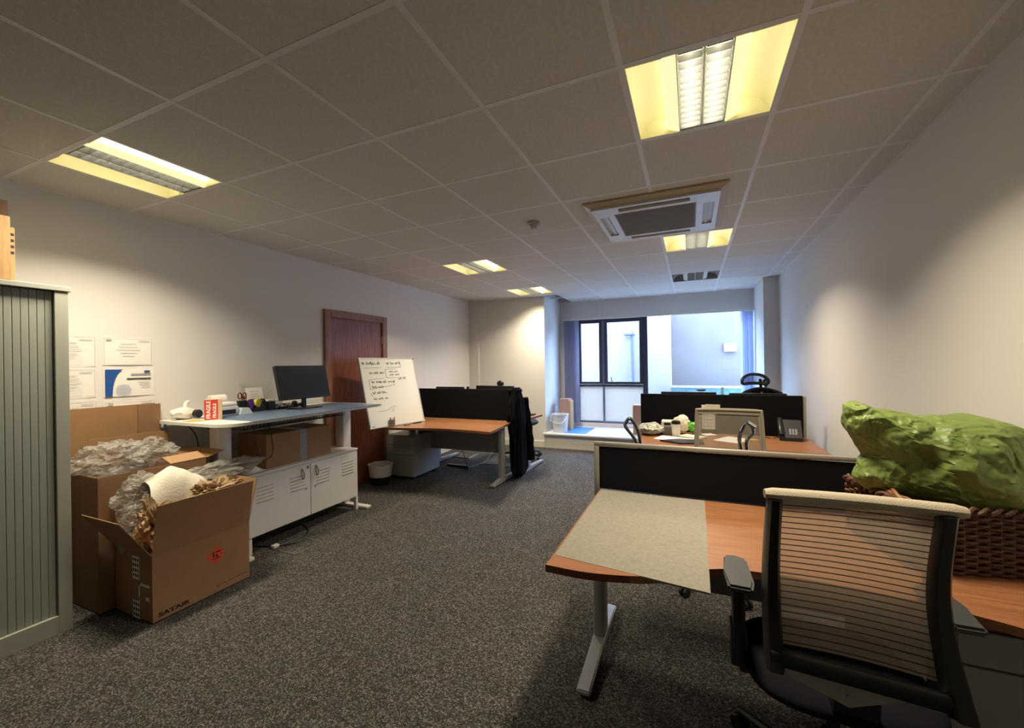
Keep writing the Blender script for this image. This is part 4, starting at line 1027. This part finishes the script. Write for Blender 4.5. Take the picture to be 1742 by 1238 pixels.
obj('display', box(BM(), -.02, .06, -.002, .0, -.02, .02, Mx @ Matrix.Translation((0, .025, .13)) @ Matrix.Rotation(math.radians(-48), 4, 'X')), GREYM, t)
bm = BM()
for a_ in range(3):
    for b_ in range(4): box(bm, -.01+a_*.022, .005+a_*.022, -.001, .003, -.045+b_*.016, -.034+b_*.016, Mx @ Matrix.Translation((0, -.03, .088)) @ Matrix.Rotation(math.radians(-45), 4, 'X'))
obj('keypad', bm, STEEL, t)
one('phone_cord', tube(BM(), spline([(.73, 4.40, .74), (.66, 4.36, .73), (.60, 4.42, .727), (.55, 4.38, .727)], 6), .004, 6), BLKP, 'coiled black cord left of the desk telephone', 'cord', smooth=True)
one('green_note', box(BM(), .46, .53, 4.22, 4.28, zc_, .726), mat('pale lime note', 'B8C47A', .6), 'small lime note seen through the pale chair mesh', 'note')

# ------------------------------------------------------------ chairs
def star_base(t, cx, cy, z=.08, r_=.30, a0=0, m_=BLKP):
    for k in range(5):
        a = a0+k*2*PI/5; ex, ey = cx+r_*math.cos(a), cy+r_*math.sin(a)
        lg = obj('base_leg', tube(BM(), [(cx, cy, z+.035), (cx+r_*.5*math.cos(a), cy+r_*.5*math.sin(a), z+.025), (ex, ey, z)], [.024, .02, .014], 8), m_, t, True)
        bm = BM(); q = Vector((-math.sin(a), math.cos(a), 0))*.014; c = Vector((ex, ey, .028))
        tube(bm, [c-q*1.6, c-q*.5], .027, 14); tube(bm, [c+q*.5, c+q*1.6], .027, 14); tube(bm, [c, c+Vector((0, 0, z-.02))], .007, 6)
        obj('caster', bm, BLKP, lg, True)
    obj('gas_column', tube(BM(), [(cx, cy, z+.02), (cx, cy, .27), (cx, cy, .271), (cx, cy, .44)], [.03, .03, .018, .018], 14), BLKP, t, True)

# near chair -------------------------------------------------
ch = thing('office_chair', 'large office chair in front with beige striped mesh back and black frame', 'chair', (.39, 1.55, 0))
def yb(z):           # lumbar curve of the back
    s = (z-.57)/.50
    return 1.315+.075*math.sin(max(0, min(1, s))*PI)**1.2*(1-.35*s)+.015*s
xl0, xr0 = .187, .580
def rail(s):
    bm = BM(); N = 16; rows = []
    zb = .600 if s < 0 else .588
    for i in range(N+1):
        z = zb+(1.055-zb)*i/N; w_ = .044-.010*i/N; d_ = .034+.016*(1-i/N)
        xo = (xl0-.012*(1-i/N)) if s < 0 else (xr0-.004+.022*(1-i/N)**2)
        xi = xo+w_ if s < 0 else xo-w_*1.05
        y = yb(z); a_, b_ = min(xo, xi), max(xo, xi)
        rows.append([bm.verts.new(p) for p in ((a_, y-d_*.5, z), (a_+.008, y-d_*.8, z), (b_-.008, y-d_*.8, z), (b_, y-d_*.5, z), (b_, y+d_*.5, z), (a_, y+d_*.5, z))])
    for A_, B_ in zip(rows, rows[1:]):
        for k in range(6): bm.faces.new((A_[k], A_[(k+1) % 6], B_[(k+1) % 6], B_[k]))
    bm.faces.new(rows[0]); bm.faces.new(rows[-1][::-1])
    bmesh.ops.bevel(bm, geom=[e for e in bm.edges if abs((e.verts[0].co-e.verts[1].co).z) < 1e-4 and False], offset=.002)
    return bm
obj('back_rail', rail(-1), BLKS, ch, True); obj('back_rail', rail(1), BLKS, ch, True)
xi0, xi1 = .222, .541
def panel(u, v_):
    z = .648+.402*v_
    return Vector((xi0-.004+(xi1-xi0+.008)*u, yb(z)+.012*math.sin(u*PI)+.002, z-.012*u*(1-v_)))
obj('mesh_back', grid(BM(), panel, 10, 24), KNIT, ch, True)
bm = BM()
for k in range(26):
    v_ = .02+.043*k
    if v_ > .99: break
    tube(bm, [panel(u/10, v_)-Vector((0, .0015, 0)) for u in range(11)], .0014, 4)
o = obj('knit_lines', bm, RIB, ch); o['kind'] = 'stuff'
bm = BM()
def band(u, v_): p = panel(u, v_); p.y += .016; return p
obj('inner_fabric', grid(BM(), lambda u, v_: band(u, v_*.30), 6, 8), mat('grey inner mesh', '7A7466', .9), ch, True) if False else None
# padded roll along the top
N = 20; bm = BM()
tube(bm, [(xl0-.006+(.598-xl0+.006)*i/N, 1.335+.010*math.sin(i/N*PI), 1.064-.000*i) for i in range(N+1)], [.012]+[.0165]*(N-1)+[.012], 12)
for v__ in bm.verts: v__.co.y = 1.335+(v__.co.y-1.335)*1.5
obj('top_roll', bm, KNITB, ch, True)
# lower cross member and pale bracket
def cross(u, v_):
    a = v_*2*PI; return Vector((xl0+.0+(xr0-xl0)*u, yb(.56)+.0+.020*math.cos(a)+.01*math.sin(u*PI), .628-.020*u+.022*math.sin(a)-.006*math.sin(u*PI)))
obj('lower_rail', grid(BM(), cross, 14, 12), BLKS, ch, True)
bm = prism(BM(), [(.20, .605), (.20, .572), (.37, .513), (.505, .572), (.53, .590), (.53, .60)], 1.352, 1.366, axis='y')
obj('back_bracket', bm, mat('pale grey bracket', '9A9A94', .4), ch)
for z in (.56, .542): obj('bolt', tube(BM(), [(.37, 1.349, z), (.37, 1.353, z)], .0055, 10), STEEL, ch)
obj('back_support', prism(BM(), [(1.36, .535), (1.37, .48), (1.46, .44), (1.60, .42), (1.60, .46), (1.46, .48)], .34, .44, axis='x'), BLKP, ch)
def seat(u, v_):
    a = u*2*PI; r_ = math.sin(v_*PI)**.35
    return Vector((.39+.245*r_*abs(math.cos(a))**.6*math.copysign(1, math.cos(a)), 1.60+.225*r_*abs(math.sin(a))**.6*math.copysign(1, math.sin(a)), .455-.035*math.cos(v_*PI)))
obj('seat', grid(BM(), seat, 40, 14), BLKF, ch, True)
obj('tilt_mechanism', box(BM(), .31, .47, 1.48, 1.70, .37, .425, bev=.012), BLKP, ch, True)
for s, xc in ((-1, .128), (1, .632)):
    arm = BM()
    pts = [(-.036, -.11), (.030, -.112), (.040, -.06), (.034, .10), (.0, .118), (-.034, .108), (-.042, 0)]
    prism(arm, [(xc+s*-p[0], 1.515+p[1]) for p in pts], .735, .757)
    bmesh.ops.bevel(arm, geom=arm.edges[:], offset=.007, segments=2, affect='EDGES')
    obj('arm_pad', arm, GREYP, ch, True, label='dark grey arm pad')
    obj('arm_post', box(BM(), xc-.018, xc+.018, 1.49, 1.55, .50, .736, bev=.008), BLKS, ch, True)
    obj('arm_post', box(BM(), xc-.024, xc+.024, 1.50, 1.57, .45, .58, bev=.008), BLKS, ch, True)
    obj('arm_bracket', box(BM(), min(xc, xc-s*.14), max(xc, xc-s*.14), 1.51, 1.56, .43, .46, bev=.006), BLKS, ch, True)
star_base(ch, .39, 1.58, .075, .34, math.radians(134))

# pale mesh chair behind the near screen ----------------------
pc = thing('mesh_chair', 'pale mesh-back chair with polished loop arms behind the near screen', 'chair', (.2, 3.05, 0))
def pbk(u, v_):
    z = .58+.52*v_; wd = .195+.025*(1-v_)+.0
    xc = .222+.010*(1-v_)
    return Vector((xc+(2*u-1)*wd, 3.20-.05*v_+.03*math.sin(u*PI), z))
obj('mesh_back', grid(BM(), pbk, 14, 14), KNIT2, pc, True)
fe = [pbk(0, v_/14) for v_ in range(15)]+[pbk(u/14, 1) for u in range(1, 15)]+[pbk(1, 1-v_/14) for v_ in range(1, 15)]
FB = mat('pale beige chair edge', 'A59A88', .6)
obj('back_edge', tube(BM(), [p+Vector((0, -.004, 0)) for p in fe], .011, 8), FB, pc, True)
obj('top_band', grid(BM(), lambda u, v_: pbk(u, .94+.06*v_)+Vector((0, -.006, 0)), 14, 3, .006), FB, pc, True)
obj('side_band', grid(BM(), lambda u, v_: pbk(.0+.05*u, v_*.93)+Vector((0, -.006, 0)), 3, 10, .003), FB, pc, True)
obj('side_band', grid(BM(), lambda u, v_: pbk(.95+.05*u, v_*.93)+Vector((0, -.006, 0)), 3, 10, .003), FB, pc, True)
obj('seat', box(BM(), -.20, .42, 2.70, 3.19, .50, .56, bev=.02), BLKF, pc, True)
def loop_arm(pts, nm='arm_loop', m_=None): obj(nm, tube(BM(), spline(pts, 5), .011, 8), m_ or CHROME, pc, True)
DCH = mat('dark chrome tube', '8A8C98', .2, metal=.9)
loop_arm([(-.20, 2.86, .55), (-.30, 2.84, .80), (-.353, 2.82, .93), (-.400, 2.80, 1.0), (-.407, 2.80, 1.03), (-.375, 2.80, 1.065), (-.34, 2.84, 1.0), (-.325, 2.86, .93), (-.31, 2.95, .75), (-.2, 2.95, .55)], m_=DCH)
loop_arm([(.42, 2.86, .55), (.30, 2.84, .75), (.262, 2.84, .93), (.262, 2.82, .99), (.285, 2.80, 1.05), (.305, 2.80, 1.066), (.325, 2.82, 1.04), (.33, 2.84, 1.0), (.30, 2.88, .93), (.34, 2.95, .75), (.42, 2.95, .55)])
obj('arm_cap', tube(BM(), [(.297, 2.79, 1.07), (.337, 2.80, 1.042)], .013, 8), CHROME, pc, True)
star_base(pc, .11, 2.95, .075, .28, .3, CHROME)

# black chair with headrest by the window -----------------------
bc = thing('headrest_chair', 'black mesh chair with curved headrest before the bay window', 'chair', (.72, 5.75, 0))
Mh = Matrix.Translation((.70, 5.75, 0)) @ Matrix.Rotation(math.radians(12), 4, 'Z')
def ring_pts(cx, cz, wx, hz, bend, y0, n_=24, tl=0):
    out = []
    for k in range(n_):
        a = 2*PI*k/n_; x = cx+wx*math.copysign(abs(math.cos(a))**.75, math.cos(a)); z = cz+hz*math.copysign(abs(math.sin(a))**.75, math.sin(a))-bend*((x-cx)/wx)**2
        out.append(Mh @ Vector((x, y0-.05*((x-cx)/wx)**2, z)))
    return out
rp = ring_pts(-.015, 1.215, .145, .055, .035, 0)
obj('headrest_frame', tube(BM(), rp, .019, 8, True), BLKP, bc, True)
bm = BM(); vs = [bm.verts.new(p) for p in rp]; c = bm.verts.new(sum(rp, Vector())/len(rp))
for k in range(len(vs)): bm.faces.new((vs[k], vs[(k+1) % len(vs)], c))
obj('headrest_mesh', bm, KNIT3, bc, True)
obj('headrest_stem', tube(BM(), [Mh @ Vector(p) for p in spline([(.09, .03, 1.02), (.085, .06, 1.10), (.075, .04, 1.16), (.06, .01, 1.20)], 5)], .018, 8), BLKP, bc, True)
obj('headrest_knob', tube(BM(), [Mh @ Vector(p) for p in ((.11, .03, 1.14), (.13, .03, 1.145))], .035, 12), BLKP, bc, True)
obj('headrest_lever', tube(BM(), [Mh @ Vector(p) for p in spline([(.11, .03, 1.14), (.105, .02, 1.19), (.135, .02, 1.20)], 4)], .013, 8), BLKP, bc, True)
def hb(u, v_):
    z = .52+.52*v_+.055*(1-(2*u-1)**2)*v_; wd = .24*(1-.12*abs(2*v_-1)**2)
    return Mh @ Vector(((2*u-1)*wd+.06, .02-.06*(2*u-1)**2+.06*math.sin(v_*PI), z))
obj('backrest_mesh', grid(BM(), hb, 14, 14), BLKF, bc, True)
he = [hb(0, k/14) for k in range(15)]+[hb(k/14, 1) for k in range(1, 15)]+[hb(1, 1-k/14) for k in range(1, 15)]+[hb(1-k/14, 0) for k in range(1, 14)]
obj('backrest_frame', tube(BM(), he, .016, 8, True), BLKP, bc, True)
obj('seat', box(BM(), -.24+.06, .24+.06, -.5, -.02, .46, .52, Mh, bev=.02), BLKF, bc, True)
for s in (-1, 1):
    obj('arm', tube(BM(), [Mh @ Vector(p) for p in spline([(.06+s*.2, -.2, .46), (.06+s*.28, -.2, .5), (.06+s*.28, -.2, .66)], 4)], .015, 8), BLKP, bc, True)
    obj('arm_pad', box(BM(), .06+s*.28-.04, .06+s*.28+.04, -.32, -.08, .66, .69, Mh, bev=.01), BLKP, bc, True)
c = Mh @ Vector((.06, -.25, 0)); star_base(bc, c.x, c.y, .075, .28, .5)

# black chair at the far left desk ------------------------------
lc = thing('task_chair', 'black task chair pushed to the far left desk behind the coat', 'chair', (-2.35, 5.85, 0))
obj('seat', blob(BM(), (-2.36, 5.78, .56), (.25, .24, .065), 1, .05, 1, 4), mat('dark navy cloth', '1C2033', .9), lc, True)
obj('backrest', box(BM(), -2.74, -2.69, 5.66, 6.06, .66, 1.04, bev=.02), BLKF, lc, True)
obj('back_post', tube(BM(), spline([(-2.36, 5.85, .50), (-2.76, 5.85, .52), (-2.75, 5.85, .8)], 5), .02, 8), BLKP, lc, True)
star_base(lc, -2.36, 5.82, .075, .30, .95)
obj('headrest', blob(BM(), (-2.75, 5.86, 1.13), (.06, .03, .05), 1, .05, 1, 3), BLKP, lc, True)

# ------------------------------------------------------------ wicker basket and green sack
Fp = Vector((.672, 1.80)); ua = math.radians(12); U = Vector((math.cos(ua), math.sin(ua))); V = Vector((-math.sin(ua), math.cos(ua)))
BW, BD, BZ = .405, .40, .205
wk = thing('wicker_basket', 'large brown wicker basket on the near desk under the green sack', 'basket', (Fp.x, Fp.y, ZD))
def per(s, ins=0):      # rounded rectangle perimeter
    r_ = .04; w_, d_ = BW-2*ins, BD-2*ins; L = 2*(w_+d_)-8*r_+2*PI*r_; s = s % 1*L
    segs = [(w_-2*r_, (r_, 0), (1, 0)), None, (d_-2*r_, (w_, r_), (0, 1)), None, (w_-2*r_, (w_-r_, d_), (-1, 0)), None, (d_-2*r_, (0, d_-r_), (0, -1)), None]
    cn = [(w_-r_, r_, -PI/2), (w_-r_, d_-r_, 0), (r_, d_-r_, PI/2), (r_, r_, PI)]
    for k in range(8):
        if k % 2 == 0:
            l_, p, d_r = segs[k]
            if s <= l_: q = (p[0]+d_r[0]*s, p[1]+d_r[1]*s); nn = (d_r[1], -d_r[0]); break
            s -= l_
        else:
            l_ = r_*PI/2
            if s <= l_:
                c = cn[k//2]; a = c[2]+s/r_; q = (c[0]+r_*math.cos(a), c[1]+r_*math.sin(a)); nn = (math.cos(a), math.sin(a)); break
            s -= l_
    P2 = Fp+U*(q[0]+ins)+V*(q[1]+ins); N2 = U*nn[0]+V*nn[1]
    return P2, N2
NS = 46
bm = BM()
for k in range(NS):
    p, n_ = per(k/NS); tube(bm, [(p.x, p.y, ZD+.004), (p.x, p.y, ZD+BZ)], .0045, 5)
o = obj('stakes', bm, WICK, wk); o['kind'] = 'stuff'
bm = BM()
rows = 17
for r_i in range(rows):
    pts = []
    nn_ = NS*4
    for k in range(nn_):
        p, n_ = per(k/nn_+.5/NS*0); sgn = math.sin(k/4*PI+(r_i % 2)*PI)
        jit = .0016*noise.noise((k*.13, r_i*3.1, 0))
        pts.append((p.x+n_.x*.007*sgn, p.y+n_.y*.007*sgn, ZD+.009+r_i*.0112+jit*1.5))
    tube(bm, pts, .0050, 5, True)
o = obj('weave', bm, WICK, wk, True); o['kind'] = 'stuff'
bm = BM()
for ph in (0, PI):
    pts = []
    for k in range(240):
        p, n_ = per(k/240); a = k*.55+ph
        pts.append((p.x+n_.x*.009*math.cos(a), p.y+n_.y*.009*math.cos(a), ZD+BZ+.006+.009*math.sin(a)))
    tube(bm, pts, .007, 6, True)
obj('rim', bm, WICK, wk, True)
# base and inner lining
q = [per(k/60, .012)[0] for k in range(60)]
obj('basket_floor', prism(BM(), [(p.x, p.y) for p in q], ZD+.003, ZD+.01), WICK, wk)
obj('inner_wall', (lambda bm: [bm.faces.new((a[0], b_[0], b_[1], a[1])) for vs in [[(bm.verts.new((p.x, p.y, ZD+.008)), bm.verts.new((p.x, p.y, ZD+BZ))) for p in q]] for a, b_ in zip(vs, vs[1:]+vs[:1])] and bm)(BM()), WICK, wk)
hp = [Fp+U*.02, Fp+U*.05+V*(-.01), Fp+U*.18+V*(-.005), Fp+U*.24+V*.01]
bm = BM()
A0 = Vector((.62, 2.08, .93))
for ph in (0, PI):
    base = spline([(.64, 2.10, .945), (.655, 2.0, .955), (.69, 1.86, .935), (.80, 1.82, .925)], 12)
    tube(bm, [p+Vector((.006*math.cos(i*.6+ph), 0, .006*math.sin(i*.6+ph))) for i, p in enumerate(base)], .008, 6)
obj('handle', bm, WICKL, wk, True, label='light brown twisted willow handle')

# green sack: closed pillow shape with its own outline and wrinkles
OUT = [(.555, 1.255), (.60, 1.262), (.65, 1.235), (.72, 1.222), (.79, 1.205), (.86, 1.212), (.93, 1.226), (.985, 1.214), (1.035, 1.185), (1.05, 1.13), (1.052, 1.06), (1.055, 1.0), (1.085, .955), (1.085, .91), (1.045, .87), (.98, .855), (.93, .865), (.87, .885), (.77, .905), (.68, .925), (.60, .94), (.572, .975), (.592, 1.02), (.60, 1.06), (.575, 1.12), (.548, 1.18)]
OC = Vector((.80, 1.06)); 
import bisect
pol = sorted([(math.atan2(z-OC.y, x-OC.x), math.hypot(x-OC.x, z-OC.y)) for x, z in OUT])
def orad(a):
    ks = [p[0] for p in pol]; i = bisect.bisect(ks, a)
    a0, r0 = pol[i-1] if i > 0 else (pol[-1][0]-2*PI, pol[-1][1]); a1, r1 = pol[i] if i < len(pol) else (pol[0][0]+2*PI, pol[0][1])
    t_ = (a-a0)/(a1-a0) if a1 > a0 else 0; return r0+(r1-r0)*t_
bm = BM(); g = bmesh.ops.create_icosphere(bm, subdivisions=7, radius=1)
for v_ in g['verts']:
    d_ = v_.co.normalized(); rho = math.hypot(d_.x, d_.z); a = math.atan2(d_.z, d_.x)
    R_ = orad(a); k = rho**.62; th = abs(d_.y)**1.0
    x = OC.x+R_*k*math.cos(a); z = OC.y+R_*k*math.sin(a); y = 2.035+math.copysign(th*.135*(1+.25*math.cos(a)), d_.y)
    P_ = Vector((x*5, y*5, z*5))
    wr = .030*noise.noise(P_*.9+Vector((2, 5, 1)))+.012*noise.noise(P_*2.2+Vector((7, 1, 4)))
    for q_, (f_, am, wd_) in enumerate(((.7, .016, 4), (1.2, .010, 5), (2.2, .006, 5), (4.5, .003, 4), (8, .0026, 3), (15, .0012, 3))):
        W_ = noise.noise_vector(P_*f_*.6)*.5
        Q = P_*f_+W_+Vector((3.1*f_, 1.7*q_, 9.2)); n1 = abs(noise.noise(Q))*wd_
        wr += am*max(0, 1-n1)**1.3*(1 if q_ % 2 == 0 else -1)
    n_ = Vector((d_.x*.35, d_.y, d_.z*.35)).normalized()
    v_.co = Vector((x, y, z))+n_*wr*(.35+.65*abs(d_.y)**.5)
    v_.co.x = min(v_.co.x, 1.10)
one('green_sack', bm, GREEN, 'large crumpled green woven sack lying on the wicker basket', 'sack', smooth=True)

for o_ in bpy.data.objects:
    if o_.name.split('.')[0] in ('print_lines', 'small_print', 'label_type', 'handwriting', 'net_pattern', 'grid_lines', 'keypad', 'label_mark', 'print_border'): o_['kind'] = 'stuff'
